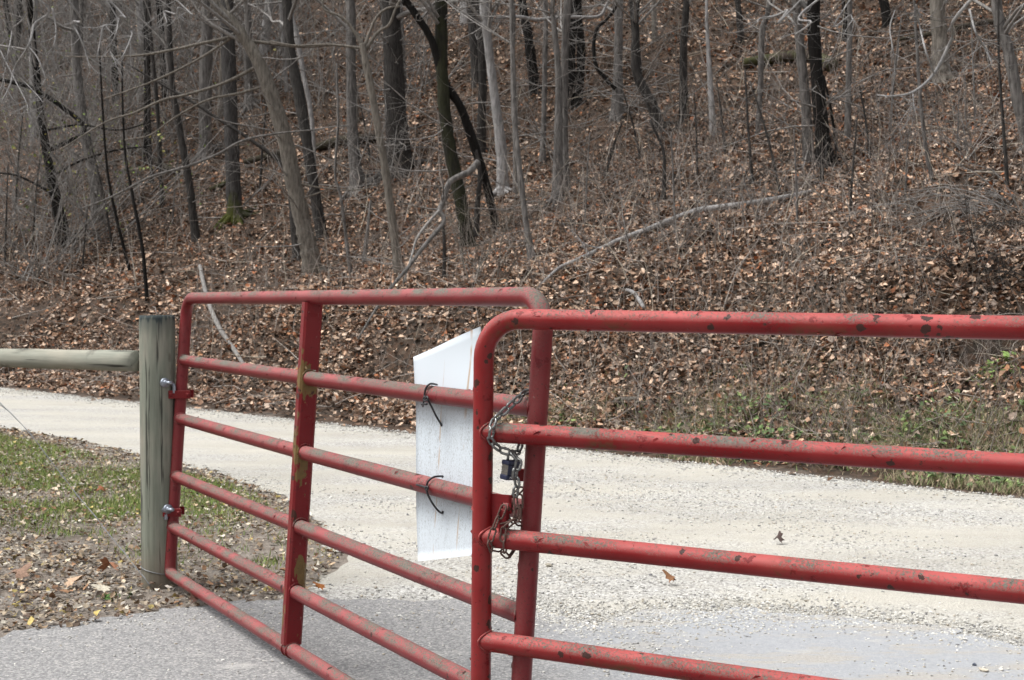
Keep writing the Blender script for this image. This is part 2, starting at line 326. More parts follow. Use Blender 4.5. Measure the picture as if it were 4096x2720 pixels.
ZINC = plain("zinc_bolt", (.30, .33, .38), .4, .8, .3, 60); BLACKW = plain("black_plastic_wire", (.012, .012, .015), .45, 0, .3)
NAVY = plain("dark_blue_plastic", (.012, .017, .045), .4, 0, .3); WHITE = plain("white_lettering", (.7, .7, .7), .6, 0, .05)
LAM = plain("laminated_steel", (.17, .16, .145), .45, .7, .35, 220, .5); WIRE = plain("galvanised_wire", (.17, .175, .18), .5, .6, .2)
GREENP = plain("green_leaf", (.11, .19, .045), .6, 0, .5, 25)
# ------------------------------------------------------------------ the setting: ground with the hill, gravel road, asphalt
tt = np.concatenate([np.arange(-110, -40, 1.0), np.arange(-40, 12, .17), np.arange(12, 60, 1.0)])
qq = np.concatenate([[-90, -60, -40, -20, -10, -5, -2], np.arange(-.9, 8, .13), np.arange(8, 26, .3), np.arange(26, 90, 1.2)])
TT, QQ = np.meshgrid(tt, qq); X = UQ[0] * TT + NQ[0] * (QQ + 8.35); Y = UQ[1] * TT + NQ[1] * (QQ + 8.35); Z = hill(X, Y)
nr, ncol = TT.shape; i, j = np.meshgrid(np.arange(nr - 1), np.arange(ncol - 1), indexing='ij')
mb = MB(); mb.add(np.stack([X, Y, Z], -1).reshape(-1, 3), np.stack([i * ncol + j, i * ncol + j + 1, (i + 1) * ncol + j + 1, (i + 1) * ncol + j], -1).reshape(-1, 4))
tag(mb.build("ground", SOIL), kind="structure", label="leaf-covered ground rising from the road into a wooded hillside")
def sheet(name, pts, z, mat, jit, label):
    """a flat sheet whose outline wanders a little"""
    P = []
    for a, b in zip(pts, pts[1:] + pts[:1]):
        L = math.dist(a, b); n = max(1, min(400, int(L / .05)))
        for k in range(n):
            x = a[0] + (b[0] - a[0]) * k / n; y = a[1] + (b[1] - a[1]) * k / n
            P.append((x + jit * (1.2 * vnoise(x * 2, y * 2, 21) + vnoise(x * 9, y * 9, 22) + .6 * vnoise(x * 31, y * 31, 25)), y + jit * (1.2 * vnoise(x * 2, y * 2, 23) + vnoise(x * 9, y * 9, 24) + .6 * vnoise(x * 31, y * 31, 26)), z))
    V2, _, FC, *_ = delaunay_2d_cdt([Vector(p[:2]) for p in P], [], [list(range(len(P)))], 1, 1e-5)
    me = bpy.data.meshes.new(name); me.from_pydata([(v.x, v.y, z) for v in V2], [], [list(f) for f in FC]); me.update(); me.materials.append(mat)
    if me.polygons[0].normal.z < 0: me.flip_normals()
    o = bpy.data.objects.new(name, me); sc.collection.objects.link(o); return tag(o, label, kind="structure")
def rd(t, q): p = UQ * t + NQ * (q + 8.35); return (p[0], p[1])
G2 = lambda *l: [tuple(gp(a, b)[:2]) for a, b in l]
LAWN_EDGE = [(0, 1712), (330, 1765), (560, 1822), (740, 1858), (930, 1915), (1130, 1995), (1300, 2110), (1370, 2220), (1310, 2310), (1190, 2400)]
sheet("gravel_road", [rd(-70, -.02), rd(-70, -2.4)] + [rd(-26, -2.38)] + G2(*LAWN_EDGE, (1150, 2560), (1500, 3400)) + [(3, 1.6), (9, 1.0), (20, -4.5), rd(22, -.02)] , .005, GRAV, .12, "pale limestone gravel road crossing below the hillside")
APRON = [(-1500, 2760), (0, 2545), (330, 2512), (650, 2452), (870, 2425), (1220, 2403), (1400, 2392), (1900, 2405), (2150, 2455), (2350, 2505), (2700, 2462), (3000, 2452), (3500, 2500), (4096, 2575), (5200, 2760)]
sheet("asphalt_apron", G2(*APRON) + [(6, -4), (-6, -4)], .010, ASPH, .12, "worn grey asphalt drive in front of the gate")
# ------------------------------------------------------------------ leaves, stones, grass, twigs
PAL = 1.24 * np.array([(.34, .245, .178), (.26, .17, .115), (.18, .105, .068), (.19, .075, .035), (.21, .165, .135), (.075, .045, .03), (.42, .33, .26), (.15, .115, .09), (.25, .13, .07)])
PW = np.array([.22, .19, .14, .05, .17, .15, .05, .07, .03]); PW /= PW.sum()
def leaves(mb, x, y, z, size, pal=PAL, pw=PW, tilt=.5, bright=1.):
    N = len(x); col = pal[rng.choice(len(pal), N, p=pw)] * (bright * rng.lognormal(0, .33, (N, 1)).clip(.3, 1.7))
    L = size * rng.lognormal(0, .34, N).clip(.45, 1.7); W = L * rng.uniform(.28, .5, N); cu = rng.uniform(-.25, .3, N) * L
    one = np.zeros((N, 7, 3))
    one[:, 0, 0] = -L / 2; one[:, 1, :2] = np.stack([-L * .12, W], 1); one[:, 2, :2] = np.stack([-L * .05, -W * rng.uniform(.7, 1.1, N)], 1); one[:, 3, 0] = 0
    one[:, 4, :2] = np.stack([L * .22, W * .62], 1); one[:, 5, :2] = np.stack([L * .25, -W * .7], 1); one[:, 6, 0] = L / 2
    one[:, (1, 2), 2] = (cu + rng.uniform(-.1, .1, N) * L)[:, None]; one[:, (4, 5), 2] = (cu * .8)[:, None]; one[:, 6, 2] = rng.uniform(-.2, .3, N) * L; one[:, 0, 2] = rng.uniform(-.1, .2, N) * L
    a = rng.uniform(0, 2 * np.pi, N); b = rng.normal(0, tilt, N); c = rng.normal(0, tilt, N)
    ca, sa, cb, sb, c2, s2 = np.cos(a), np.sin(a), np.cos(b), np.sin(b), np.cos(c), np.sin(c)
    Rz = np.zeros((N, 3, 3)); Rz[:, 0, 0] = ca; Rz[:, 0, 1] = -sa; Rz[:, 1, 0] = sa; Rz[:, 1, 1] = ca; Rz[:, 2, 2] = 1
    Rx = np.zeros((N, 3, 3)); Rx[:, 0, 0] = 1; Rx[:, 1, 1] = cb; Rx[:, 1, 2] = -sb; Rx[:, 2, 1] = sb; Rx[:, 2, 2] = cb
    Ry = np.zeros((N, 3, 3)); Ry[:, 1, 1] = 1; Ry[:, 0, 0] = c2; Ry[:, 0, 2] = s2; Ry[:, 2, 0] = -s2; Ry[:, 2, 2] = c2
    V = np.einsum('nij,nkj->nki', Rx @ Ry @ Rz, one) + np.stack([x, y, z], 1)[:, None]
    f = np.array([(0, 2, 3), (0, 3, 1), (3, 2, 5), (3, 4, 1), (3, 5, 6), (3, 6, 4)]); k = (np.arange(N) * 7)[:, None, None]
    mb.add(V.reshape(-1, 3), None, (f[None] + k).reshape(-1, 3), np.repeat(col, 7, 0))
def wedge(n, y0, y1, wide=.5, qmin=.0, qmax=200):
    y = np.sqrt(rng.uniform(y0 ** 2, y1 ** 2, n)); x = rng.uniform(-wide, wide, n) * y; q = x * NQ[0] + y * NQ[1] - 8.35
    k = (q > qmin) & (q < qmax); return x[k], y[k], q[k]
mb = MB()
for n, y0, y1, s in ((120000, 7.5, 14, .051), (112000, 14, 21, .056), (100000, 21, 32, .067), (50000, 32, 55, .088)):
    x, y, q = wedge(n, y0, y1, .5, .03); keep = rng.random(len(x)) < np.clip(q * 1.7 - .12, 0, 1) * np.clip(.78 + 1.1 * vnoise(x * 1.6, y * 1.6, 31) + .9 * vnoise(x * .45, y * .45, 34), .15, 1); tv = x * UQ[0] + y * UQ[1]; keep &= (q > 1.5) | (rng.random(len(x)) < 1 - .6 * np.clip((tv + 8.5) / 2.5, 0, 1)); x, y, q = x[keep], y[keep], q[keep]
    keep = ((x - ROOT[0]) / .5) ** 2 + ((y - ROOT[1]) / .4) ** 2 > 1; x, y, q = x[keep], y[keep], q[keep]
    br = 1 + .35 * vnoise(x * .5, y * .5, 33)
    leaves(mb, x, y, hill(x, y) + rng.uniform(.0, .05, len(x)), s, tilt=.52, bright=br[:, None])
x, y, q = wedge(9000, 7, 22, .5, -.28, .35); k = rng.random(len(x)) < np.clip(.30 + q * 1.5, .02, 1); leaves(mb, x[k], y[k], hill(x[k], y[k]) + .014, .06, tilt=.3)
tag(mb.build("fallen_leaves", LEAF, smooth=False), "brown leaf litter covering the wooded hillside", kind="stuff")
def in_poly(x, y, poly):
    c = np.zeros(len(x), bool); P = np.array(poly)
    for (x1, y1), (x2, y2) in zip(P, np.roll(P, -1, 0)):
        c ^= ((y1 > y) != (y2 > y)) & (x < (x2 - x1) * (y - y1) / (y2 - y1 + 1e-12) + x1)
    return c
LAWN = G2(*LAWN_EDGE, (1250, 2402), (870, 2425), (650, 2452), (330, 2512), (0, 2545), (-1200, 2730), (-1800, 2100), (-900, 1640))
GRN = G2((-600, 1640), (0, 1745), (330, 1810), (560, 1862), (900, 1935), (1180, 2060), (1330, 2200), (1200, 2300), (880, 2290), (560, 2240), (300, 2190), (0, 2130), (-700, 2000))
def area(n, poly):
    P = np.array(poly); x = rng.uniform(P[:, 0].min(), P[:, 0].max(), n); y = rng.uniform(P[:, 1].min(), P[:, 1].max(), n); k = in_poly(x, y, poly); return x[k], y[k]
LP = np.array([(.42, .35, .26), (.30, .22, .145), (.22, .125, .07), (.5, .46, .38), (.14, .10, .075), (.34, .27, .10), (.27, .245, .215)]); LW = np.array([.24, .2, .13, .11, .12, .06, .14])
mb = MB(); x, y = area(80000, LAWN); g = in_poly(x, y, GRN); d = np.where(g, .55, .8) * np.clip(.75 + 1.3 * vnoise(x * 1.7, y * 1.7, 41), .08, 1); k = rng.random(len(x)) < d; x, y = x[k], y[k]
leaves(mb, x, y, rng.uniform(.012, .03, len(x)), .026, .85 * LP, LW, .33)
x, y = area(90000, LAWN); k = (rng.random(len(x)) < np.where(in_poly(x, y, GRN), .35, .85)); x, y = x[k], y[k]      # crumbs of leaf and bark on the bare dirt
leaves(mb, x, y, rng.uniform(.004, .014, len(x)), .017, LP * .7, LW, .35)
tag(mb.build("leaf_litter", LEAF, smooth=False), "dry leaves and crumbs scattered over the lawn and bare dirt by the post", kind="stuff")
# grass
mb = MB(); x, y = area(330000, GRN); k = rng.random(len(x)) < np.clip(.38 + 1.5 * vnoise(x * 1.5, y * 1.5, 51) + 1.1 * vnoise(x * 5, y * 5, 52), .03, 1); x, y = x[k], y[k]; N = len(x)
h = rng.uniform(.018, .055, N); a = rng.uniform(0, 6.283, N); wd = rng.uniform(.0022, .004, N); ln = rng.uniform(.1, .9, N) * h; b = rng.uniform(0, 6.283, N)
V = np.zeros((N, 3, 3)); V[:, 0] = np.stack([x + np.cos(a) * wd, y + np.sin(a) * wd, 0 * x], 1); V[:, 1] = np.stack([x - np.cos(a) * wd, y - np.sin(a) * wd, 0 * x], 1); V[:, 2] = np.stack([x + np.cos(b) * ln, y + np.sin(b) * ln, h], 1)
gc = 1.3 * np.array([(.13, .19, .045), (.18, .235, .07), (.10, .15, .04), (.30, .28, .13), (.23, .24, .085)])[rng.choice(5, N, p=[.3, .27, .18, .12, .13])] * rng.uniform(.8, 1.25, (N, 1))
mb.add(V.reshape(-1, 3), None, np.arange(N * 3).reshape(-1, 3), np.repeat(gc, 3, 0)); tag(mb.build("lawn_grass", GRASS, smooth=False), "short patchy green grass beside the gravel road", kind="stuff")
# loose gravel
ico = np.array([(0, 0, 1), (.894, 0, .447), (.276, .851, .447), (-.724, .526, .447), (-.724, -.526, .447), (.276, -.851, .447), (.724, .526, -.447), (-.276, .851, -.447), (-.894, 0, -.447), (-.276, -.851, -.447), (.724, -.526, -.447), (0, 0, -1)])
icf = np.array([(0, 1, 2), (0, 2, 3), (0, 3, 4), (0, 4, 5), (0, 5, 1), (1, 6, 2), (2, 7, 3), (3, 8, 4), (4, 9, 5), (5, 10, 1), (2, 6, 7), (3, 7, 8), (4, 8, 9), (5, 9, 10), (1, 10, 6), (6, 11, 7), (7, 11, 8), (8, 11, 9), (9, 11, 10), (10, 11, 6)])
SP = .74 * np.array([(.62, .605, .56), (.54, .53, .495), (.42, .415, .40), (.72, .71, .67), (.24, .24, .245), (.50, .455, .38)]); SW = np.array([.34, .28, .12, .13, .03, .10])
def stones(mb, x, y, z, s, pal=SP, pw=SW):
    N = len(x); V = ico[None] * rng.uniform(.65, 1.25, (N, 12, 1)) * (s[:, None, None] * rng.uniform([.8, .6, .4], [1.3, 1.1, .75], (N, 3))[:, None])
    a = rng.uniform(0, 6.283, N); c, d = np.cos(a)[:, None], np.sin(a)[:, None]
    V = np.stack([V[..., 0] * c - V[..., 1] * d, V[..., 0] * d + V[..., 1] * c, V[..., 2]], -1) + np.stack([x, y, z + s * .25], 1)[:, None]
    col = pal[rng.choice(len(pal), N, p=pw / pw.sum())] * rng.uniform(.8, 1.15, (N, 1))
    mb.add(V.reshape(-1, 3), None, (icf[None] + (np.arange(N) * 12)[:, None, None]).reshape(-1, 3), np.repeat(col, 12, 0))
mb = MB()
PULL = G2((700, 1860), (1130, 1995), (1330, 2150), (1310, 2310), (1190, 2420), (1150, 2500), (2150, 2480), (2350, 2520), (2700, 2475), (3000, 2470), (3500, 2520), (4400, 2640), (4500, 2150), (3200, 1960), (2100, 1850))
x, y = area(60000, PULL); k = rng.random(len(x)) < np.clip(.22 + 1.5 * vnoise((x * UQ[0] + y * UQ[1]) * .4, (x * NQ[0] + y * NQ[1]) * 2.2, 61) + .5 * vnoise(x * 3, y * 3, 62), .02, 1) * (.45 + .6 * (x > -.2)); x, y = x[k], y[k]
stones(mb, x, y, np.full(len(x), .005), rng.uniform(.003, .0075, len(x)) * rng.choice([1, 1, 1, 1.5], len(x)))
AP = G2(*APRON[1:14], (4096, 2720), (0, 2720))
x, y = area(9000, AP); e = gp(2400, 2480)[1]; k = rng.random(len(x)) < np.clip(.04 + .75 * (x > .25) * np.clip(.4 + 2.4 * vnoise(x * 2.2, y * 3.5, 63), 0, 1) + .55 * np.exp(-np.abs(y - e) / .12), 0, 1); x, y = x[k], y[k]
stones(mb, x, y, np.full(len(x), .010), rng.uniform(.0025, .007, len(x)))
bl = np.array(G2(*APRON[6:14])); k = rng.integers(0, 7, 9000); f = rng.random(9000)[:, None]; p2 = bl[k] * (1 - f) + bl[k + 1] * f + np.stack([rng.normal(0, .05, 9000), rng.normal(.03, .13, 9000)], 1); kk = rng.random(9000) < np.clip((p2[:, 0] + .35) / .5, .15, 1)
stones(mb, p2[kk, 0], p2[kk, 1], np.full(kk.sum(), .008), rng.lognormal(-5.5, .45, kk.sum()).clip(.0018, .009))
t = rng.uniform(-24, 2, 9000); q = -np.abs(rng.normal(0, .22, 9000)) + .05; p2 = UQ * t[:, None] + NQ * (q[:, None] + 8.35); stones(mb, p2[:, 0], p2[:, 1], np.full(9000, .005), rng.uniform(.004, .012, 9000))
x, y = area(9000, LAWN); q = x * NQ[0] + y * NQ[1] - 8.35; k = rng.random(len(x)) < np.exp(-np.abs(q + 2.4) / .2) * .8 + .05; stones(mb, x[k], y[k], np.zeros(k.sum()), rng.uniform(.003, .009, k.sum()))
tag(mb.build("loose_gravel", STONE, smooth=False), "loose limestone gravel strewn over the road and its edges", kind="stuff")
# thin stems of brush standing all over the slope, and twigs lying in the litter
def stems(x, y, z, L, r, lean, K=5, up=1.):
    N = len(x); d = np.stack([rng.normal(0, lean, N), rng.normal(0, lean, N), np.full(N, up)], 1); d /= np.linalg.norm(d, axis=1)[:, None]
    bend = rng.normal(0, .22, (N, 3)) * L[:, None]; s = np.linspace(0, 1, K); kink = rng.normal(0, .025, (N, K, 3)) * L[:, None, None]; kink[:, 0] = 0
    return np.stack([x, y, z], 1)[:, None] + d[:, None] * (L[:, None] * s)[..., None] + bend[:, None] * (s ** 2)[None, :, None] + kink, r[:, None] * (1 - .75 * s)
TC = 1.45 * np.array([(.17, .15, .135), (.12, .10, .088), (.22, .20, .18), (.07, .058, .05), (.26, .23, .185)])
def tcol(N, pw=(.3, .27, .2, .13, .1)): return TC[rng.choice(5, N, p=pw)] * rng.uniform(.75, 1.2, (N, 1))
mb = MB()
for n, y0, y1, r0, l0 in ((3900, 8, 13, .003, .5), (3500, 13, 20, .0045, .75), (2500, 20, 32, .007, 1.1), (1800, 32, 50, .010, 1.6)):
    x, y, q = wedge(n, y0, y1, .48, .5); k = rng.random(len(x)) < np.clip(.55 + 1.4 * vnoise(x * .5, y * .5, 71) + .3 * (x / y > .05), .08, 1); x, y = x[k], y[k]; N = len(x)
    P, R = stems(x, y, hill(x, y) - .02, l0 * rng.uniform(.35, 1.5, N), r0 * rng.uniform(.6, 1.4, N), .33); tubes(mb, P, R, 3, tcol(N))
    # side shoots
    b = P[:, 2]; L = l0 * rng.uniform(.2, .6, N); P2, R2 = stems(b[:, 0], b[:, 1], b[:, 2], L, R[:, 2] * .75, .9, 4); tubes(mb, P2, R2, 3, tcol(N))
    b = P[:, 3]; P2, R2 = stems(b[:, 0], b[:, 1], b[:, 2], L * .7, R[:, 3] * .8, 1.1, 4); tubes(mb, P2, R2, 3, tcol(N))
    n2 = n // 2; x, y, q = wedge(n2, y0, y1, .48, .2); N = len(x); P, R = stems(x, y, hill(x, y) + .03, l0 * rng.uniform(.3, 1.2, N), r0 * rng.uniform(.7, 2., N), 3.5, 4, .5); tubes(mb, P, R, 3, tcol(N))
tag(mb.build("brushwood_undergrowth", TWIGC), "thin bare brush stems and twigs all over the slope", kind="stuff")
# dry grass and green ground cover along the far verge
mb = MB(); n = 250000; t = rng.uniform(-9, 3, n); q = rng.uniform(.06, 2.0, n); dens = np.clip((t + 9) / 3, .08, 1) * np.exp(-((q - .8) / .72) ** 2) * np.clip(.5 + 2.4 * vnoise(t * 1.5, q * 1.9, 81), .05, 1)
k = rng.random(n) < dens * .8; p2 = UQ * t[k][:, None] + NQ * (q[k][:, None] + 8.35); x, y = p2.T; z = hill(x, y); N = len(x)
h = rng.uniform(.02, .10, N); a = rng.uniform(0, 6.283, N); wd = rng.uniform(.0025, .0055, N); ln = rng.uniform(.2, 1.1, N) * h; b = rng.uniform(0, 6.283, N)
V = np.zeros((N, 3, 3)); V[:, 0] = np.stack([x + np.cos(a) * wd, y + np.sin(a) * wd, z], 1); V[:, 1] = np.stack([x - np.cos(a) * wd, y - np.sin(a) * wd, z], 1); V[:, 2] = np.stack([x + np.cos(b) * ln, y + np.sin(b) * ln, z + h], 1)
gc = np.array([(.12, .165, .06), (.17, .21, .085), (.36, .30, .20), (.26, .215, .14)])[rng.choice(4, N, p=[.2, .15, .45, .2])] * rng.uniform(.8, 1.2, (N, 1))
mb.add(V.reshape(-1, 3), None, np.arange(N * 3).reshape(-1, 3), np.repeat(gc, 3, 0))
n = 34000; t = rng.uniform(-9.5, 3, n); q = rng.uniform(.15, 2.4, n); k = rng.random(n) < np.clip((t + 9.5) / 4, .08, .8) * np.exp(-((q - .75) / .55) ** 2) * np.clip(.45 + 2.4 * vnoise(t * 1.8, q * 1.8, 83), 0, 1); p2 = UQ * t[k][:, None] + NQ * (q[k][:, None] + 8.35); x, y = p2.T
leaves(mb, x, y, hill(x, y) + rng.uniform(.02, .08, len(x)), .042, np.array([(.10, .15, .055), (.16, .21, .075), (.075, .115, .05)]), np.array([.4, .3, .3]), .4)
tag(mb.build("verge_ground_cover", GRASS, smooth=False), "low green plants and dry grass along the foot of the bank", kind="stuff")
# ------------------------------------------------------------------ the two red gates
def frame_matrix(O, g, v):
    g = np.array(g) / np.linalg.norm(g); v = np.array(v) - g * (np.array(v) @ g); v /= np.linalg.norm(v); y = np.cross(v, g)
    M = np.eye(4); M[:3, 0], M[:3, 1], M[:3, 2], M[:3, 3] = g, y, v, O; return M
def local(M, P): return (np.asarray(P) - M[:3, 3]) @ M[:3, :3]
def chips(mb, P, R, n, down=.6):
    """curled flakes of loose paint standing off a tube"""
    P = np.asarray(P); d = P[-1] - P[0]; L = np.linalg.norm(d); d = d / L; a = np.array([0, 0, -1.]) if abs(d[2]) < .8 else np.array([0, -1., 0]); a = a - d * (a @ d); a /= np.linalg.norm(a); b = np.cross(d, a)
    for _ in range(n):
        s = rng.uniform(.03, L - .03); th = rng.normal(0, .8) if rng.random() < down else rng.uniform(-3.1, 3.1)
        nrm = a * math.cos(th) + b * math.sin(th); tg = np.cross(d, nrm); c = P[0] + d * s + nrm * (R - .0005)
        l, w, h = rng.uniform(.002, .012), rng.uniform(.002, .008), rng.uniform(.0008, .0055); k = rng.uniform(-.8, .8)
        e = d * math.cos(k) + tg * math.sin(k); f = np.cross(nrm, e)
        V = [c - e * l, c + e * l, c + e * l * rng.uniform(.5, .9) + f * w * .6 + nrm * h * .5, c - e * l * rng.uniform(.3, .9) + f * w * .6 + nrm * h * .4, c + e * l * rng.uniform(-.3, .5) + f * w + nrm * h]
        mb.add(V, [(0, 1, 2, 3)], [(3, 2, 4)])
def arc(c, a0, a1, r, n=9): return [(c[0] + r * math.cos(a0 + (a1 - a0) * k / n), 0, c[1] + r * math.sin(a0 + (a1 - a0) * k / n)) for k in range(n + 1)]
def build_gate(O, g, v, d, Lg, r, bend, label, mats, brace_x, nchip):
    M = frame_matrix(np.array(O) - np.array(v) * d[-1], g, v); H = d[-1]
    root = empty("tubular_gate", None, label, "gate", mat=Matrix(M.tolist())); mf, mr = mats
    mb = MB(); b2 = .03
    up1 = [(0, 0, b2 + (H - bend - b2) * k / 20) for k in range(20)]; top = [(bend + (Lg - 2 * bend) * k / 40, 0, H) for k in range(41)]
    # the upright's face crimps slightly below the bend, as on a hand-bent tube
    path = up1 + arc((bend, H - bend), math.pi, math.pi / 2, bend) + top[1:-1] + arc((Lg - bend, H - bend), math.pi / 2, 0, bend) + [(Lg, 0, H - bend - (H - bend - b2) * k / 20) for k in range(1, 21)] + arc((Lg - b2, b2), 0, -math.pi / 2, b2, 4)[1:] + [(Lg - b2 - (Lg - 2 * b2) * k / 40, 0, 0) for k in range(1, 41)] + arc((b2, b2), -math.pi / 2, -math.pi, b2, 4)[1:-1]
    tube(mb, path, r, 24, closed=True)
    chips(mb, [(bend, 0, H), (Lg - bend, 0, H)], r, nchip); chips(mb, [(0, 0, .1), (0, 0, H - bend)], r, nchip // 2, 0); chips(mb, [(Lg, 0, .1), (Lg, 0, H - bend)], r, nchip // 2, 0)
    mb.build("frame", mf, root)
    for z in d[1:-1]:
        mb = MB(); P = [(r * .3 + (Lg - r * .6) * k / 30, 0, H - z - .004 * math.sin(math.pi * k / 30)) for k in range(31)]; tube(mb, P, r, 24, caps=False); chips(mb, [P[0], P[-1]], r, nchip)
        # weld beads where the rail meets the uprights
        for x, s in ((0, 1), (Lg, -1)):
            ring = [(x + s * (.75 * r * math.cos(a) ** 2 + .006), (r + .001) * math.sin(a), H - z + (r + .001) * math.cos(a)) for a in np.linspace(0, 6.283, 28, endpoint=False)]
            tube(mb, ring, .0035, 6, closed=True, jit=.5)
        mb.build("rail", mr, root)
    for bx in brace_x:
        mb = MB(); z0, z1 = .018, H - .018; a, b = .020, .0335
        sec = [(-a, -b + .008), (-a + .006, -b), (a - .006, -b), (a, -b + .008), (a, b - .008), (a - .006, b), (-a + .006, b), (-a, b - .008)]; K = 40; V = []
        for k in range(K + 1):
            for sx, sy in sec: V.append((bx + sx, sy, z0 + (z1 - z0) * k / K))
        q = [(k * 8 + m, k * 8 + (m + 1) % 8, (k + 1) * 8 + (m + 1) % 8, (k + 1) * 8 + m) for k in range(K) for m in range(8)]; mb.add(V, q)
        for z in d[1:]:
            for s in (-1, 1): tube(mb, [(bx + s * a, (r + .002) * math.sin(t), H - z + (r + .002) * math.cos(t)) for t in np.linspace(0, 6.283, 28, endpoint=False)], .0028, 6, closed=True, jit=.6)
        chips(mb, [(bx + a, 0, .05), (bx + a, 0, H)], .02, nchip * 2, 0)
        mb.build("brace", REDB, root, smooth=False)
    return root, M
K1 = 1.012
g1, v1 = np.array([.50662, -.86214, .00664]), np.array([.06141, .04377, .99715])
O1 = CAM + K1 * (np.array([-1.43851, 5.85832, 1.29873]) - CAM); D1 = [x * K1 for x in (0, .2758, .5333, .7896, 1.0143, 1.2186)]
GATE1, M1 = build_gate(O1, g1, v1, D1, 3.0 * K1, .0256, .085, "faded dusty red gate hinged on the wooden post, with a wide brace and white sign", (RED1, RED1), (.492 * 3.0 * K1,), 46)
O2, g2, v2 = np.array([-.06945, 3.28972, 1.2640]), np.array([.89798, -.43998, -.00604]), np.array([.00977, .00621, .99993])
D2 = [0, .2818, .545, .8064, 1.03, 1.235]
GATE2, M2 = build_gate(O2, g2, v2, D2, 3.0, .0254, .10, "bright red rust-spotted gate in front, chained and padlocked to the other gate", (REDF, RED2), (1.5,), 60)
def wpart(mb, name, mat, root, M, smooth=True):
    mb.v = [local(M, x) for x in mb.v]; return mb.build(name, mat, root, smooth=smooth)
# hinge clamps and hinge pins
R3 = np.eye(3)
for py in (1575, 2040):
    zc = at(700, py, O1[1])[2]; s = (O1[2] - zc) / v1[2]; C = O1 - v1 * s; mb = MB()
    for dy in (-.0295, .0295): box(mb, C + [0, dy, 0], (.098 if py < 1800 else .082, .006, .036), bev=.0015)
    for dx in (-.036, .036):
        if py > 1800: dx *= .8
        box(mb, C + [dx, -.035, 0], (.014, .008, .014), bev=.002); tube(mb, [C + [dx, -.047, 0], C + [dx, .03, 0]], .0045, 8)
    tube(mb, [C - v1 * .018, C + v1 * .018], .0285, 20); wpart(mb, "hinge_clamp", REDV, GATE1, M1, False)
mb = MB()      # slotted latch plate welded to the front gate's upright
def g2p(x, y, z): return M2[:3, 3] + M2[:3, :3] @ np.array([x, y, z])
H2 = D2[-1]; zt = H2 - .437
box(mb, (.048, .004, zt - .009), (.060, .006, .020)); box(mb, (.036, .004, zt - .068), (.036, .006, .100)); box(mb, (.0755, .004, zt - .022), (.006, .006, .046))
box(mb, (.064, -.008, zt - .066), (.020, .022, .066), bev=.002); mb.build("latch_plate", REDV, GATE2, smooth=False)
mb = MB(); box(mb, at(2088, 1905, O1[1] - 2.59), (.022, .006, .032), bev=.001)
C = at(2092, 1900, 3.335); mb = MB(); box(mb, C, (.030, .006, .032), bev=.001); wpart(mb, "latch_tab", REDV, GATE1, M1, False)
# ------------------------------------------------------------------ fence: post, log rail, next post, brace wire, hinge bolts
YP = 5.93; PB = gp(628, 2350); PX = at(628, 1262, YP); PH = PX[2]; PX = PX[0]; RP = .0785
FENCE = empty("wooden_fence", (PX, YP, 0), "weathered grey-green wooden post with a round log rail and wire brace", "fence"); FO = np.array([PX, YP, 0])
def post(cx, cy, h):
    mb = MB(); n = 40; ang = np.linspace(0, 2 * np.pi, n, endpoint=False); V = []; zs = [-.3, 0, .1, .25, .4, .55, .7, .85, 1.0, h - .05, h - .012, h, h]
    for k, z in enumerate(zs):
        rr = RP * (1 + .02 * vnoise(np.cos(ang) * 3 + 7, np.sin(ang) * 3 + 1 + z * .3, 91)) * (1 + .012 * (1 - z / h)) * (1 - (.03 if k == 11 else 0)) * (0.02 if k == 12 else 1)
        V.append(np.stack([cx + rr * np.cos(ang), cy + rr * np.sin(ang), np.full(n, z) + (.004 * vnoise(ang * 4, ang * 0 + 3, 5) if k >= 11 else 0)], 1))
    V = np.concatenate(V); q = [(k * n + m, k * n + (m + 1) % n, (k + 1) * n + (m + 1) % n, (k + 1) * n + m) for k in range(len(zs) - 1) for m in range(n)]
    mb.add(V, q); return mb
post(PX, YP, PH).build("post", WOOD, FENCE, FO)
a, b = at(548, 1444, YP + .02), at(0, 1431, YP + .78); d = (b - a) / np.linalg.norm(b - a); e = a + d * 2.1
mb = MB(); P = np.array([a + (e - a) * k / 24 for k in range(25)]); tube(mb, P, .0475 + .0012 * np.sin(np.arange(25) * .8), 28, jit=.012); LR = np.array([a, e])
rail = mb.build("log_rail", LOGW, FENCE, FO)
post(e[0], e[1], PH).build("post", WOOD, FENCE, FO)
# log grain runs along the rail: keep its own axes
M3 = np.eye(4); M3[:3, 0] = d; M3[:3, 2] = np.cross(d, np.cross([0, 0, 1.], d)); M3[:3, 2] /= np.linalg.norm(M3[:3, 2]); M3[:3, 1] = np.cross(M3[:3, 2], d); M3[:3, 3] = a
co = np.array([v.co for v in rail.data.vertices]) + FO; rail.data.vertices.foreach_set("co", local(M3, co).astype(np.float32).ravel()); rail.data.update()
rail.matrix_local = Matrix.Translation(-Vector(FO)) @ Matrix(M3.tolist())
mb = MB(); tp = e + np.array([.0, -.09, .05]); bt = at(560, 2290, YP - .04); mid = at(0, 1612, 6.5)
P = catmull([tp, mid, at(300, 1968, 6.2), bt, np.array([PX - .02, YP - RP - .004, bt[2] - .05])], 8); tube(mb, P, .0017, 6)
P2 = [p + np.array([0.002 * math.cos(k * .9), 0, .004 * math.sin(k * .9)]) for k, p in enumerate(catmull(P[::2], 4))]; tube(mb, P2, .0013, 5)
tube(mb, catmull([at(-40, 1590, 6.5), at(0, 1618, 6.5), at(50, 1658, 6.48)], 4), .002, 5)
tube(mb, [(PX + (RP + .003) * math.cos(t), YP + (RP + .003) * math.sin(t), .075 - .018 * math.cos(t)) for t in np.linspace(0, 6.283, 30, endpoint=False)], .0024, 6, closed=True)
mb.build("brace_wire", WIRE, FENCE, FO)
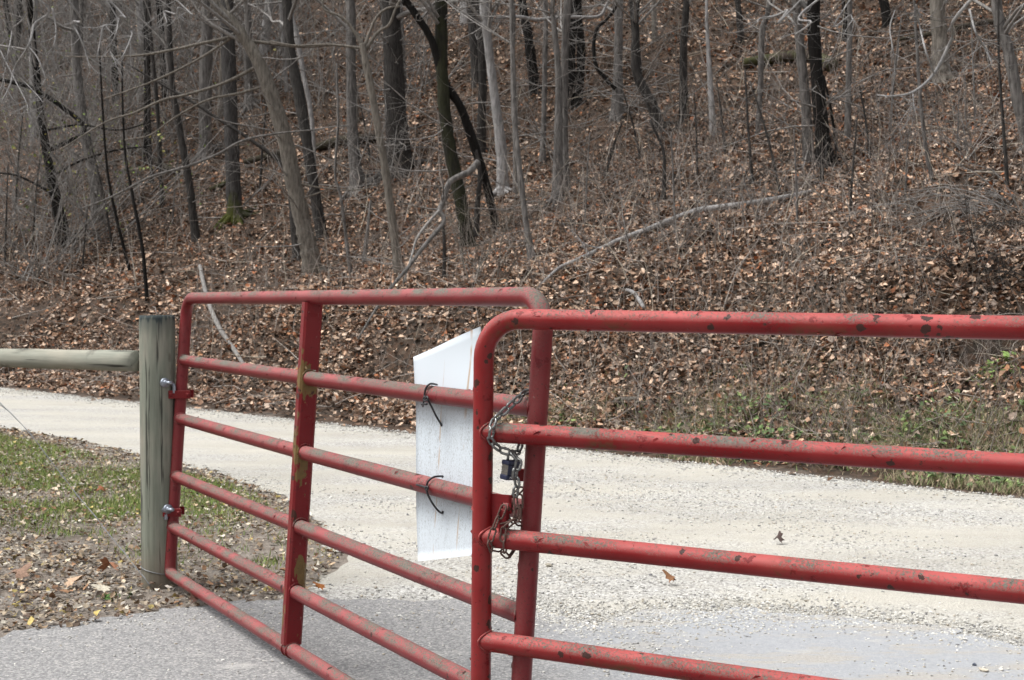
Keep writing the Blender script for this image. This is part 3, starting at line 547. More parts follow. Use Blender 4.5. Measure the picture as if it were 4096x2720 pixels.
for py, off in ((1530, 0), (2035, .012)):
    mb = MB(); c = at(660 + off * 900, py, YP - RP * .93)
    tube(mb, [c + [-.003, -.002, 0], c + [.006, -.012, 0]], .021, 20); tube(mb, [c + [.004, -.009, 0], c + [.012, -.022, 0]], .0135, 6)
    tgt = O1 - v1 * ((O1[2] - c[2]) / v1[2]) + np.array([-.02, -.02, 0])
    tube(mb, catmull([c + [.005, -.01, 0], c + [.03, -.03, 0], tgt + [-.018, -.012, -.004], tgt + [-.008, -.008, -.02], tgt + [-.008, -.008, -.05]], 6), .0085, 12); mb.build("hinge_bolt", ZINC, FENCE, FO)
# ------------------------------------------------------------------ white sign back tied to the far gate
n1 = np.cross(g1, v1); n1 /= np.linalg.norm(n1); n1 = n1 if n1[1] > 0 else -n1; OS = O1 + n1 * .034
edgeL = [(1653, 1428), (1658, 1530), (1664, 1640), (1664, 1900), (1665, 2040), (1672, 2245)]; edgeR = [(1920, 1306), (1918, 1480), (1914, 1640), (1911, 1900), (1909, 2040), (1907, 2219)]
SO = on_plane(1790, 2235, OS, n1); SIGNO = empty("blank_sign", None, "blank white sheet metal sign back wired to the faded red gate", "sign", mat=Matrix(frame_matrix(SO, g1, v1).tolist())); MS = frame_matrix(SO, g1, v1)
nx, ny = 16, 24; F_, B_ = [], []
for jy in range(ny + 1):
    s = jy / ny * 5; k = min(int(s), 4); f = s - k
    l = np.array(edgeL[k]) * (1 - f) + np.array(edgeL[k + 1]) * f; r = np.array(edgeR[k]) * (1 - f) + np.array(edgeR[k + 1]) * f
    for ix in range(nx + 1):
        u = ix / nx; p = l * (1 - u) + r * u; W = on_plane(p[0], p[1], OS, n1) + n1 * (.002 * math.sin(u * 6.5) + .003 * math.sin(jy * .5) * u); F_.append(W); B_.append(W + n1 * .0022)
V = np.array(F_ + B_); nn = (nx + 1) * (ny + 1); q = []
for jy in range(ny):
    for ix in range(nx):
        c = jy * (nx + 1) + ix; q += [(c, c + nx + 1, c + nx + 2, c + 1), (nn + c, nn + c + 1, nn + c + nx + 2, nn + c + nx + 1)]
for jy in range(ny):
    for ix in (0, nx): c = jy * (nx + 1) + ix; q.append((c, c + nx + 1, nn + c + nx + 1, nn + c))
for ix in range(nx):
    for jy in (0, ny): c = jy * (nx + 1) + ix; q.append((c, c + 1, nn + c + 1, nn + c))
mb = MB(); mb.add(V, q); wpart(mb, "sheet", SIGN, SIGNO, MS)
def gate_y(px): # forward distance of the far gate's plane under a pixel column
    return on_plane(px, 1700, O1, n1)[1]
def wp(px, py, dn): return on_plane(px, py, O1 + n1 * dn, n1)
for T in ([[(1748, 1539, .02), (1722, 1535, -.018), (1704, 1552, -.029), (1698, 1580, -.030), (1701, 1592, -.031), (1710, 1598, -.030), (1725, 1625, -.012), (1745, 1665, .02), (1764, 1697, .030), (1765, 1703, .036)],
           [(1700, 1590, -.032), (1708, 1586, -.036), (1712, 1597, -.036), (1701, 1603, -.034), (1694, 1597, -.034), (1698, 1588, -.035)], [(1706, 1590, -.034), (1697, 1602, -.033), (1693, 1616, -.028), (1692, 1626, -.02)], [(1687, 1618, -.031), (1708, 1616, -.031)]],
          [[(1770, 1909, .025), (1769, 1905, .012), (1735, 1908, -.016), (1713, 1925, -.029), (1706, 1945, -.030), (1707, 1960, -.031), (1712, 1980, -.028), (1730, 2013, .0), (1752, 2042, .024), (1768, 2052, .030), (1772, 2045, .033)],
           [(1666, 1939, -.03), (1684, 1943, -.031), (1703, 1949, -.033)], [(1701, 1951, -.034), (1708, 1946, -.036), (1712, 1954, -.035), (1705, 1960, -.034), (1702, 1953, -.035)]]):
    mb = MB()
    for s in T: tube(mb, catmull([wp(*p) for p in s], 6), .0030, 7)
    wpart(mb, "wire_tie", BLACKW, SIGNO, MS)
# ------------------------------------------------------------------ chains and padlock
def link_mesh(name, L, W, r, mat):
    h = (L - W) / 2; R = W / 2 - r; P = [(R * math.cos(a), 0, h + R * math.sin(a)) for a in np.linspace(0, math.pi, 9)] + [(R * math.cos(a), 0, -h + R * math.sin(a)) for a in np.linspace(math.pi, 2 * math.pi, 9)]
    mb = MB(); tube(mb, P, r, 9, closed=True)
    tube(mb, [(R, 0, -.0018), (R, 0, .0018)], r * 1.18, 9)
    return mb.build(name, mat)
def chain(label, paths, L, W, r, mat, pitch, roll0=.7, group=None):
    c0 = np.mean(paths[0], axis=0); root = empty("chain", c0, label, "chain"); proto = None; k = 0
    for P in paths:
        P = catmull(P, 12); d = np.concatenate([[0], np.cumsum(np.linalg.norm(np.diff(P, axis=0), axis=1))]); n = max(1, int(round(d[-1] / pitch)))
        for m in range(n):
            s = d[-1] * (m + .5) / n; c = np.array([np.interp(s, d, P[:, i]) for i in range(3)]); t = np.array([np.interp(min(s + pitch * .5, d[-1]), d, P[:, i]) - np.interp(max(s - pitch * .5, 0), d, P[:, i]) for i in range(3)]); t /= np.linalg.norm(t)
            vw = CAM - c; vw -= t * (vw @ t); vw /= np.linalg.norm(vw); sd_ = np.cross(t, vw); a = (roll0 if k % 2 else roll0 - math.pi / 2) + rng.normal(0, .16); k += 1
            nrm = vw * math.cos(a) + sd_ * math.sin(a); xx = np.cross(nrm, t); M = np.eye(4); M[:3, 0], M[:3, 1], M[:3, 2], M[:3, 3] = xx, nrm, t, c - c0
            if proto is None: proto = link_mesh("link", L, W, r, mat); o = proto
            else: o = proto.copy(); sc.collection.objects.link(o)
            o.parent = root; o.matrix_local = Matrix(M.tolist())
    return root
pp = lambda *l: [at(a, b, c) for a, b, c in l]
chain("shiny steel chain looped through the padlock and around both gates", [
    pp((2150, 1548, 3.352), (2117, 1563, 3.335), (2088, 1578, 3.308), (2063, 1605, 3.288), (2035, 1627, 3.276), (2008, 1655, 3.262), (1984, 1672, 3.248), (1970, 1700, 3.240), (1966, 1732, 3.238), (1963, 1760, 3.246), (1985, 1786, 3.262), (2012, 1802, 3.26), (2038, 1808, 3.255)),
    pp((2040, 1810, 3.258), (2062, 1812, 3.262), (2076, 1795, 3.272), (2086, 1772, 3.285), (2096, 1745, 3.298), (2120, 1715, 3.33), (2160, 1690, 3.36)),
    pp((2046, 1812, 3.245), (2066, 1834, 3.238), (2073, 1858, 3.236), (2061, 1882, 3.234), (2059, 1908, 3.234), (2069, 1932, 3.234), (2063, 1958, 3.235), (2062, 1984, 3.236))], .033, .0215, .0034, STEEL, .0235)
chain("rusty brown chain wound around the front gate's rail below the padlock", [
    pp((2062, 1982, 3.238), (2064, 2015, 3.236), (2068, 2050, 3.234), (2064, 2078, 3.234), (2040, 2096, 3.234), (2016, 2122, 3.234), (2012, 2150, 3.233), (2020, 2180, 3.234), (2016, 2208, 3.245), (2030, 2226, 3.26), (2048, 2212, 3.275), (2052, 2196, 3.29)),
    pp((2013, 2022, 3.238), (2005, 2055, 3.238), (1988, 2078, 3.236), (1980, 2108, 3.232), (1968, 2138, 3.234), (1961, 2168, 3.237), (1963, 2192, 3.245), (1984, 2194, 3.26), (2004, 2200, 3.275)),
    pp((2002, 2094, 3.25), (2030, 2086, 3.24), (2060, 2080, 3.236)), pp((2090, 1952, 3.29), (2062, 1978, 3.282), (2046, 2004, 3.275), (2044, 2040, 3.27), (2052, 2074, 3.26), (2072, 2094, 3.27), (2088, 2090, 3.29)),
    pp((2078, 1985, 3.26), (2080, 2030, 3.255), (2076, 2070, 3.25))], .041, .0195, .0024, RUST, .032, .5)
LC = at(2040, 1878, 3.262); LK = empty("padlock", LC, "small dark blue and steel padlock hanging from the shiny chain", "padlock"); yaw = math.radians(42); ti = math.radians(-7)
RL = np.array([[math.cos(yaw), -math.sin(yaw), 0], [math.sin(yaw), math.cos(yaw), 0], [0, 0, 1]]) ; RT = np.array([[math.cos(ti), 0, -math.sin(ti)], [0, 1, 0], [math.sin(ti), 0, math.cos(ti)]]); RL = RT @ RL
mb = MB()
for k in range(6): box(mb, RL @ np.array([0, 0, -.0105 + k * .0042]), (.037, .0235, .0036), RL, bev=.0006)
mb.build("lock_body", LAM, LK, smooth=False); mb = MB(); box(mb, RL @ np.array([0, -.0125, 0]), (.034, .002, .024), RL, bev=.0005); mb.build("front_shade_plate", NAVY, LK, smooth=False)  # dark plate added to give the front face its shade
for z, hh in ((.0175, .011), (-.0185, .013)):
    mb = MB(); box(mb, RL @ np.array([0, 0, z]), (.041, .0275, hh), RL, bev=.0025); mb.build("bumper", NAVY, LK, smooth=False)
mb = MB(); tube(mb, [RL @ np.array(p) for p in [(-.0115, 0, .02), (-.0115, 0, .034)] + [(.0115 * -math.cos(a), 0, .036 + .0115 * math.sin(a)) for a in np.linspace(0, math.pi, 9)] + [(.0115, 0, .034), (.0115, 0, .02)]], .0035, 9); mb.build("shackle", STEEL, LK)
# small lettering on the lower bumper
cu = bpy.data.curves.new("lettering", 'FONT'); cu.body = "Master"; cu.size = .0075; cu.align_x = 'CENTER'; cu.align_y = 'CENTER'; cu.extrude = .0002
to = bpy.data.objects.new("t", cu); sc.collection.objects.link(to); me = bpy.data.meshes.new_from_object(to.evaluated_get(bpy.context.evaluated_depsgraph_get())); bpy.data.objects.remove(to)
me.materials.clear(); me.materials.append(WHITE); me.name = "lettering"; lt = bpy.data.objects.new("lettering", me); sc.collection.objects.link(lt); lt.parent = LK
M = np.eye(4); M[:3, 0], M[:3, 1], M[:3, 2] = RL @ [1, 0, 0], RL @ [0, 0, 1], RL @ [0, -1, 0]; M[:3, 3] = RL @ np.array([0, -.0141, -.0185]); lt.matrix_local = Matrix(M.tolist())
# ------------------------------------------------------------------ trees
def limb_set(S, p, d, L, r, lev):
    """one limb and its side branches, as 6-point paths collected in S"""
    P = [p]; dd = d.copy()
    for k in range(5): dd = dd + rng.normal(0, .16, 3) + [0, 0, .05]; dd /= np.linalg.norm(dd); P.append(P[-1] + dd * L / 5)
    P = np.array(P); S.append((P, r * np.linspace(1, .25, 6)))
    if lev > 0:
        for _ in range(int(rng.integers(3, 6))):
            k = rng.integers(1, 6); a = rng.normal(0, 1, 3); a = a - dd * (a @ dd); a /= np.linalg.norm(a) + 1e-9; nd = dd * .75 + a * .8; nd /= np.linalg.norm(nd)
            limb_set(S, P[k], nd, L * rng.uniform(.3, .6), r * (1 - .15 * k) * .5, lev - 1)
def put(S, mb, ns=4):
    if S: tubes(mb, np.array([s[0] for s in S]), np.array([s[1] for s in S]), ns)
def tree(label, bk, pts, group=None, name="bare_tree", grow=4., limbs=7, twigs=11, base=None, lift=.0, extra=None, cat="tree", crownbark="twig", forks=(), lean=None):
    B = on_hill(pts[0][0], pts[0][1]) if base is None else base; B = np.array([B[0], B[1], hill(B[0], B[1])]); Y = B[1]
    lean = rng.normal(0, .05) if lean is None else lean; P = [at(a, b, Y) for a, b, c in pts]; P = [p + np.array([0, lean * (p[2] - B[2]), 0]) for p in P]; P[0] = B.copy(); R = [c / 2 / F * Y for a, b, c in pts]
    P.insert(0, B - np.array([0, 0, .25])); R.insert(0, R[0] * 1.25)
    if pts[-1][1] <= 5 and grow:
        d = P[-1] - P[-2]; d /= np.linalg.norm(d); d = d * .7 + np.array([0, 0, .5]); d /= np.linalg.norm(d)
        for k in (1, 2): P.append(P[-1] + (d + rng.normal(0, .06, 3)) * grow / 2); R.append(R[-1] * .66)
    P = np.array(P); C = catmull(P, 7); Rc = np.interp(np.arange(len(C)) / 7, np.arange(len(R)), R)
    root = empty(name, B, label, cat, group); mb = MB(); tube(mb, C, Rc * (1 + .05 * rng.normal(0, 1, len(C)).clip(-1, 1)), 12, jit=.10); 
    if pts[0][2] > 40:      # surface roots spreading from the foot
        for a0 in rng.uniform(0, 6.283, 6):
            dr = np.array([math.cos(a0), math.sin(a0)]); Pr = []
            for u in (.25, .9, 1.6, 2.5): xy = B[:2] + dr * R[1] * u; Pr.append([*xy, float(hill(*xy)) + R[1] * (.9, .35, .08, -.12)[len(Pr)]])
            tube(mb, catmull(Pr, 3), R[1] * np.linspace(.42, .10, 10), 7)
    for fk in forks:
        Pf = np.array([at(a, b, Y + lean * 2) for a, b, c in fk]); Cf = catmull(Pf, 6); tube(mb, Cf, np.interp(np.arange(len(Cf)) / 6, np.arange(len(fk)), [c / 2 / F * Y for a, b, c in fk]), 8, jit=.1)
    S = []; n = len(C)
    for _ in range(limbs):
        k = int(rng.uniform(.62, .98) * n); d = np.array([*rng.normal(0, 1, 2), .7]); d /= np.linalg.norm(d); limb_set(S, C[k], d, max(.6, grow * rng.uniform(.35, .7)), max(Rc[k] * .38, .006), 2)
    for _ in range(twigs):
        k = int(rng.uniform(.2, .75) * n); d = np.array([*rng.normal(0, 1, 2), rng.normal(.15, .4)]); d /= np.linalg.norm(d); limb_set(S, C[k], d, rng.uniform(.5, 2.), min(max(Rc[k] * .13, .004), .017), 1)
    if cat != "tree": put(S, mb); mb.build("stem", BK[bk], root, B); return root, B
    mb.build("trunk", BK[bk], root, B)
    if S: mb = MB(); put(S, mb); mb.build("crown", BK[crownbark], root, B)
    return root, B
T = tree
T("big leaning tan-grey tree with a wide flared base above the far gate", "tan", [(1252, 1105, 84), (1240, 1010, 76), (1222, 930, 70), (1180, 740, 66), (1140, 540, 62), (1050, 270, 55), (945, 100, 42), (862, 0, 36)], limbs=8, forks=([(985, 170, 16), (945, 110, 14), (920, 50, 13), (905, 0, 12)],
  [(985, 150, 16), (910, 152, 14), (711, 195, 11), (563, 221, 9), (400, 228, 7), (260, 225, 5)], [(960, 110, 12), (905, 165, 11), (770, 250, 9), (600, 330, 8), (420, 395, 6)], [(1040, 260, 14), (900, 330, 12), (760, 375, 11), (650, 400, 10), (540, 450, 9), (420, 490, 7), (240, 600, 5)],
  [(1010, 165, 13), (1200, 187, 11), (1340, 180, 9), (1440, 195, 7)], [(1075, 340, 12), (960, 372, 11), (830, 400, 9), (700, 470, 8), (600, 540, 6), (500, 560, 5)], [(1180, 730, 8), (1290, 752, 7), (1420, 760, 5), (1520, 740, 4)], [(1195, 800, 8), (1310, 755, 6), (1400, 690, 4)]))
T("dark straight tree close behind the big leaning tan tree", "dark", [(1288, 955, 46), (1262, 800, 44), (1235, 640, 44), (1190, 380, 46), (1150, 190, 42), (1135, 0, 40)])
T("thin pale tree rising beside the dark tree behind the leaning one", "pale", [(1262, 800, 14), (1245, 480, 18), (1210, 290, 20), (1185, 150, 22), (1150, 0, 22)], twigs=4)
T("stout dark grey tree with a mossy green base", "mossfoot", [(945, 888, 82), (938, 830, 64), (925, 560, 58), (912, 230, 56), (905, 0, 52)])
T("straight light grey tree left of the mossy-based tree", "grey", [(822, 620, 66), (822, 560, 54), (822, 400, 52), (828, 150, 46), (832, 0, 44)])
T("dark narrow tree leaning left, in front of the light grey tree", "dark", [(785, 965, 40), (770, 840, 33), (757, 730, 30), (715, 490, 28), (690, 330, 24), (676, 0, 20)])
T("short-based light grey tree far behind the big leaning tree", "grey", [(1000, 430, 56), (995, 380, 40), (990, 230, 34), (985, 0, 30)])
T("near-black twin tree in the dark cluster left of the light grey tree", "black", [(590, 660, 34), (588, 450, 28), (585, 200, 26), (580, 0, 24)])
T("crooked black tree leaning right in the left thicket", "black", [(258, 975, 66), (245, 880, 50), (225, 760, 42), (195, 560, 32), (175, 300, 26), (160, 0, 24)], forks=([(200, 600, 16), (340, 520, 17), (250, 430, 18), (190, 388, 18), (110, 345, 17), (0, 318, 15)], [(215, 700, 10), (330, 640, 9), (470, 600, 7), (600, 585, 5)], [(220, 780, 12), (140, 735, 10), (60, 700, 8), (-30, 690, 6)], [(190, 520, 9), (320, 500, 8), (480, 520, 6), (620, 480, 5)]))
T("pale grey stout tree standing right of the crooked black tree", "grey", [(392, 880, 56), (385, 800, 48), (375, 720, 46), (330, 520, 40), (290, 250, 36), (275, 0, 34)])
T("slim dark tree partly hidden behind the left edge of the big leaning tree", "dark", [(1190, 1035, 42), (1180, 930, 38), (1168, 800, 34), (1150, 700, 28), (1110, 640, 18), (980, 545, 14), (840, 455, 13), (765, 405, 11), (660, 345, 9), (490, 245, 7)], limbs=0, twigs=10)
T("grey-brown flared tree between the leaning tree and the slender tan tree", "grey", [(1430, 752, 76), (1425, 690, 54), (1415, 600, 46), (1408, 500, 44), (1402, 250, 40), (1400, 0, 36)])
T("slender tan tree forking into crooked arms near the top", "tan", [(1595, 1100, 48), (1588, 1020, 38), (1575, 920, 33), (1545, 690, 32), (1507, 460, 30), (1468, 250, 28), (1456, 185, 24)], grow=0, limbs=0, twigs=14, forks=([(1458, 195, 18), (1420, 130, 13), (1370, 70, 11), (1300, 40, 8), (1290, 0, 7)], [(1462, 200, 16), (1510, 130, 13), (1555, 100, 11), (1580, 40, 9), (1600, 0, 8)], [(1456, 195, 12), (1390, 185, 11), (1300, 178, 9), (1180, 182, 7), (1080, 165, 6)], [(1456, 190, 14), (1500, 80, 10), (1545, 35, 9), (1600, 25, 8)]))
T("massive dark rough-barked tree with twigs around its base", "dark", [(1597, 680, 128), (1592, 600, 100), (1585, 480, 90), (1575, 250, 78), (1565, 0, 68)], limbs=8, twigs=34)
T("dark mossy tree standing upright left of the leaning black tree", "mossy", [(1872, 1000, 62), (1860, 900, 55), (1835, 765, 52), (1790, 540, 50), (1768, 310, 48), (1763, 80, 50), (1763, 0, 50)])
T("black crooked tree leaning left across the mossy tree", "black", [(1985, 920, 28), (1965, 820, 32), (1942, 727, 34), (1889, 559, 36), (1843, 436, 32), (1782, 345, 36), (1736, 191, 28), (1675, 92, 28), (1636, 35, 26), (1648, 0, 24)], twigs=8, lean=-.2)
T("bone-pale dead tree with peeled trunk in the middle of the wood", "pale", [(2012, 770, 60), (2010, 720, 50), (2003, 575, 42), (1973, 345, 34), (1950, 150, 36), (1937, 0, 38)], forks=([(1980, 75, 10), (2060, 66, 14), (2150, 78, 15), (2220, 70, 13), (2300, 68, 14), (2395, 65, 13), (2425, 20, 10), (2435, 0, 9)],))
T("dark tree close behind the pale dead tree, to its left", "dark", [(1925, 620, 42), (1926, 500, 36), (1930, 300, 34), (1912, 0, 30)])
T("thin grey tree right of the pale dead tree, rooted lowest on the bank", "grey", [(2128, 1045, 40), (2118, 980, 30), (2103, 880, 25), (2080, 690, 24), (2057, 460, 22), (2050, 190, 18), (2045, 0, 16)])
T("straight grey tree immediately right of the pale dead tree", "grey", [(2066, 782, 32), (2063, 650, 24), (2060, 500, 20), (2052, 200, 16), (2050, 0, 14)])
T("slim pole-like grey tree between the pale dead tree and the grey pair", "grey", [(2170, 650, 30), (2172, 560, 23), (2176, 460, 21), (2180, 230, 20), (2180, 0, 18)])
T("thicker trunk of the close grey pair right of centre", "grey", [(2230, 790, 54), (2231, 700, 42), (2233, 540, 36), (2235, 310, 28), (2215, 80, 20), (2212, 0, 18)])
T("thinner trunk of the close grey pair right of centre", "grey", [(2268, 775, 32), (2263, 650, 24), (2260, 540, 22), (2258, 230, 28), (2270, 0, 32)])
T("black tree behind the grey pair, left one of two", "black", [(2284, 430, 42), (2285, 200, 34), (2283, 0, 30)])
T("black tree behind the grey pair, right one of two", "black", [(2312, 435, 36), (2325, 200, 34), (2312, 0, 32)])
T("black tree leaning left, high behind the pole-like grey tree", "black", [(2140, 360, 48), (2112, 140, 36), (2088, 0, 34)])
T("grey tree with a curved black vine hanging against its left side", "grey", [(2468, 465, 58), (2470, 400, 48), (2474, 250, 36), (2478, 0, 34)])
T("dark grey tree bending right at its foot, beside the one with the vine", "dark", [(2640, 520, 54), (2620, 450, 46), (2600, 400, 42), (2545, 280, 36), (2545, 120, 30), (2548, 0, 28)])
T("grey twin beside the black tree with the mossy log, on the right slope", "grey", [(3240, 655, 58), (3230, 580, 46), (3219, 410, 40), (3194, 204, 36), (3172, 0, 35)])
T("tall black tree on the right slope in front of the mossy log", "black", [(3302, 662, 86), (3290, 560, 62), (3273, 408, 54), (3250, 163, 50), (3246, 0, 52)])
T("plain slim grey tree right of the tall black tree", "grey", [(3390, 560, 30), (3393, 400, 25), (3396, 245, 24), (3400, 0, 20)])
T("wide grey-brown tree with dark right edge, high on the right slope", "tan", [(3765, 325, 96), (3762, 250, 70), (3759, 122, 60), (3752, 0, 58)])
T("grey tree leaning left at the right-hand end of the slope", "grey", [(4125, 600, 62), (4100, 500, 52), (4075, 400, 48), (4040, 200, 44), (3995, 0, 42)])
T("short black tree high between the tall black tree and the wide brown one", "black", [(3383, 170, 30), (3375, 0, 24)])
T("thick black tree at the top of the right slope", "black", [(3550, 100, 44), (3535, 0, 38)])
T("dark thin tree above the mossy log", "dark", [(2965, 165, 30), (2950, 0, 24)])
T("bent grey tree standing on the left end of the mossy log", "grey", [(3032, 545, 26), (3036, 440, 22), (3040, 330, 22), (3045, 130, 26), (3075, 0, 20)])
T("weathered pale tree with split trunk, right of the bending dark tree", "pale", [(2853, 540, 34), (2849, 460, 27), (2845, 380, 24), (2835, 180, 16), (2830, 0, 12)])
T("dark grey tree left of the weathered pale tree", "dark", [(2735, 480, 42), (2732, 350, 34), (2730, 200, 30), (2740, 0, 26)])
# young trees
def sap(label, bk, pts, **k): return tree(label, bk, pts, name="sapling", cat="sapling", grow=k.pop("grow", 1.5), limbs=k.pop("limbs", 3), twigs=k.pop("twigs", 7), group="young trees on the slope", **k)
sap("wavy black sapling rising behind the corner of the far gate's hinge end", "black", [(588, 1200, 17), (570, 1020, 15), (552, 920, 14), (520, 765, 12), (490, 610, 10), (475, 380, 8), (470, 200, 7)], limbs=0)
sap("thin black sapling leaning left above the wooden post", "black", [(520, 1090, 14), (470, 880, 12), (436, 690, 10), (420, 460, 8), (410, 200, 6)], limbs=0)
sap("straight thin grey sapling behind the dark narrow leaning tree", "dark", [(648, 825, 20), (636, 460, 16), (612, 150, 14), (605, 0, 13)])
sap("dark straight sapling next to the near-black twin", "dark", [(608, 735, 16), (600, 500, 13), (596, 0, 11)])
sap("kinked pale-barked sapling between the leaning tree and the flared grey-brown tree", "grey", [(1405, 1110, 17), (1390, 1000, 15), (1365, 800, 12), (1340, 690, 11), (1352, 480, 10), (1345, 250, 8)], limbs=0, twigs=9)
sap("short thin grey sapling left of the slender tan tree's foot", "grey", [(1455, 1060, 20), (1468, 920, 14), (1478, 800, 9)], limbs=0)
sap("straight dark sapling standing behind the broken grey branch", "dark", [(1776, 1120, 17), (1778, 1000, 14), (1775, 900, 12)], limbs=0, twigs=5)
sap("dark thin tree between the mossy tree and the leaning black tree", "dark", [(1905, 960, 28), (1910, 820, 22), (1920, 700, 18), (1905, 600, 14)], limbs=0)
sap("grey twiggy sapling right of the wide grey-brown tree, bending left", "grey", [(3728, 728, 20), (3712, 640, 17), (3694, 530, 16), (3677, 367, 14), (3660, 120, 12), (3652, 0, 10)])
sap("thin dark sapling above the root tangle by the right edge", "dark", [(4030, 760, 17), (4010, 500, 13), (3990, 250, 10), (3985, 0, 8)])
sap("thin upright sapling behind the upper end of the fallen pale pole", "dark", [(3010, 745, 14), (2992, 500, 10), (2980, 280, 7)], limbs=0)
sap("black sapling below the tall black tree", "black", [(3288, 735, 17), (3286, 650, 15), (3282, 560, 13)], limbs=0, twigs=4)
sap("leaning black sapling right of the tall black tree", "black", [(3348, 620, 13), (3325, 440, 11), (3295, 300, 8)], limbs=0, twigs=4)
sap("many-stemmed dark sapling left of the fallen pale pole", "dark", [(2655, 800, 20), (2657, 700, 15), (2652, 600, 12), (2600, 480, 9)], limbs=0, twigs=10)
for x, y in ((1480, 640), (2340, 900), (2420, 720), (2560, 640), (2790, 700), (2900, 620), (3120, 780), (3480, 640), (3560, 520), (3830, 600), (3900, 480), (3620, 820), (2700, 950), (3400, 860), (3190, 900), (60, 860), (130, 1000), (330, 1080), (690, 900), (1040, 760), (20, 1050), (450, 1000)):
    d = rng.normal(0, 40); h = rng.uniform(220, 480); w_ = rng.uniform(7, 13)
    tree("thin unnamed sapling, one of many bare stems dotted over the slope", "grey" if rng.random() < .6 else "dark", [(x, y, w_), (x + d * .4, y - h * .5, w_ * .75), (x + d, y - h, w_ * .4)], name="sapling", cat="sapling", grow=0, limbs=0, twigs=int(rng.integers(7, 12)), group="bare stems dotted over the slope")
# trees farther up, closing the view
done = []; kinds = ["grey", "grey", "dark", "pale", "tan", "black"]
while len(done) < 240:
    y = math.sqrt(rng.uniform(23 ** 2, 58 ** 2)); x = rng.uniform(-.46, .30) * y; q_ = x * NQ[0] + y * NQ[1] - 8.35
    if any((x - a) ** 2 + (y - b) ** 2 < .8 for a, b in done): continue
    z = float(hill(x, y)); pxx = 2048 + F * x / y
    if HZ - F * (z - HC) / y > 560 or q_ < 5: continue      # the lower slope holds only the trees named above
    if pxx > 2500 and rng.random() < .5: continue
    done.append((x, y)); B = np.array([x, y, z]); Hh = rng.uniform(7, 12); r = rng.choice([.05, .07, .09, .12, .17], p=[.22, .24, .22, .19, .13]); le = rng.normal(0, .05, 2)
    C = catmull([B - [0, 0, .3], B + [0, 0, .15], B + [le[0] * 3 + rng.normal(0, .1), le[1] * 3, 3], B + [le[0] * Hh * .7 + rng.normal(0, .15), le[1] * Hh * .7, Hh * .65], B + [le[0] * Hh, le[1] * Hh, Hh]], 4)
    root = empty("bare_tree", B, "thin bare tree in the crowd of trunks high on the wooded hillside", "tree", "crowded trees high on the hillside"); mb = MB(); tube(mb, C, np.interp(np.arange(len(C)), [0, 4, len(C) - 1], [r * 1.5, r, r * .35]), 8, jit=.1); mb.build("trunk", BK[kinds[rng.integers(6)]], root, B)
    S = []
    for _ in range(13):
        k = int(rng.uniform(.12, .98) * len(C)); d = np.array([*rng.normal(0, 1, 2), .4]); d /= np.linalg.norm(d); limb_set(S, C[k], d, rng.uniform(.8, 2.6), max(r * .2, .01), 2 if rng.random() < .5 else 1)
    mb = MB(); put(S, mb, 3); mb.build("crown", BK["twig"], root, B)
# two roadside trees outside the frame whose pale twigs hang into it
def overhang(label, bx, by, H, lines, Yh, bk="silver"):
    B = np.array([bx, by, float(hill(bx, by))]); root = empty("bare_tree", B, label, "tree"); C = catmull([B - [0, 0, .2], B + [0, 0, 1], B + [.1, 0, H * .5], B + [.1, .1, H]], 6); mb = MB(); tube(mb, C, np.interp(np.arange(len(C)), [0, 6, len(C) - 1], [.2, .15, .06]), 12, jit=.1); mb.build("trunk", BK["grey"], root, B)
    mb = MB(); S = []
    for Ls in lines:
        P = [at(a, b, Yh + rng.normal(0, .15)) for a, b, c in Ls]; R = [c / 2 / F * Yh for a, b, c in Ls]
        if Ls[0][1] <= 5:
            top = C[int(rng.uniform(.6, .95) * len(C))]; m = (top + P[0]) / 2 + [0, 0, .5]; P = [top, m] + P; R = [R[0] * 2.2, R[0] * 1.5] + R
        Q = catmull(P, 6); tube(mb, Q, np.interp(np.arange(len(Q)) / 6, np.arange(len(R)), R), 6)
        for _ in range(9):
            k = int(rng.uniform(.4, .98) * len(Q)); d = np.array([*rng.normal(0, 1, 2), -.8]); d /= np.linalg.norm(d); limb_set(S, Q[k], d, rng.uniform(.08, .35), R[-1] * .7 + .001, 1)
    put(S, mb, 3); mb.build("crown", BK[bk], root, B)
overhang("pale twigs drooping into view from a roadside tree beyond the upper left corner", -5.3, 8.9, 6.5, [
    [(75, 0, 7), (50, 120, 6), (35, 200, 5), (10, 330, 4), (-10, 380, 3)], [(160, 0, 11), (135, 100, 10), (115, 180, 9), (60, 270, 8), (40, 340, 6), (5, 410, 5)], [(112, 182, 6), (155, 240, 6), (185, 330, 5), (176, 385, 3)],
    [(272, 0, 10), (292, 90, 8), (320, 150, 7), (345, 215, 6), (352, 250, 4)], [(210, 32, 6), (224, 120, 6), (213, 185, 5), (186, 215, 4)], [(425, 0, 7), (410, 110, 6), (386, 240, 5)], [(436, 0, 11), (480, 65, 9), (525, 122, 8), (520, 160, 6), (486, 235, 4)],
    [(476, 75, 6), (462, 140, 5), (440, 195, 5), (460, 245, 4)], [(640, 0, 6), (655, 45, 6), (668, 90, 4)], [(705, 0, 7), (712, 30, 6), (703, 80, 5)], [(0, 200, 5), (60, 320, 5), (110, 420, 4), (130, 500, 3)], [(20, 260, 5), (100, 330, 4), (165, 400, 4), (178, 440, 3)]], 9.3)
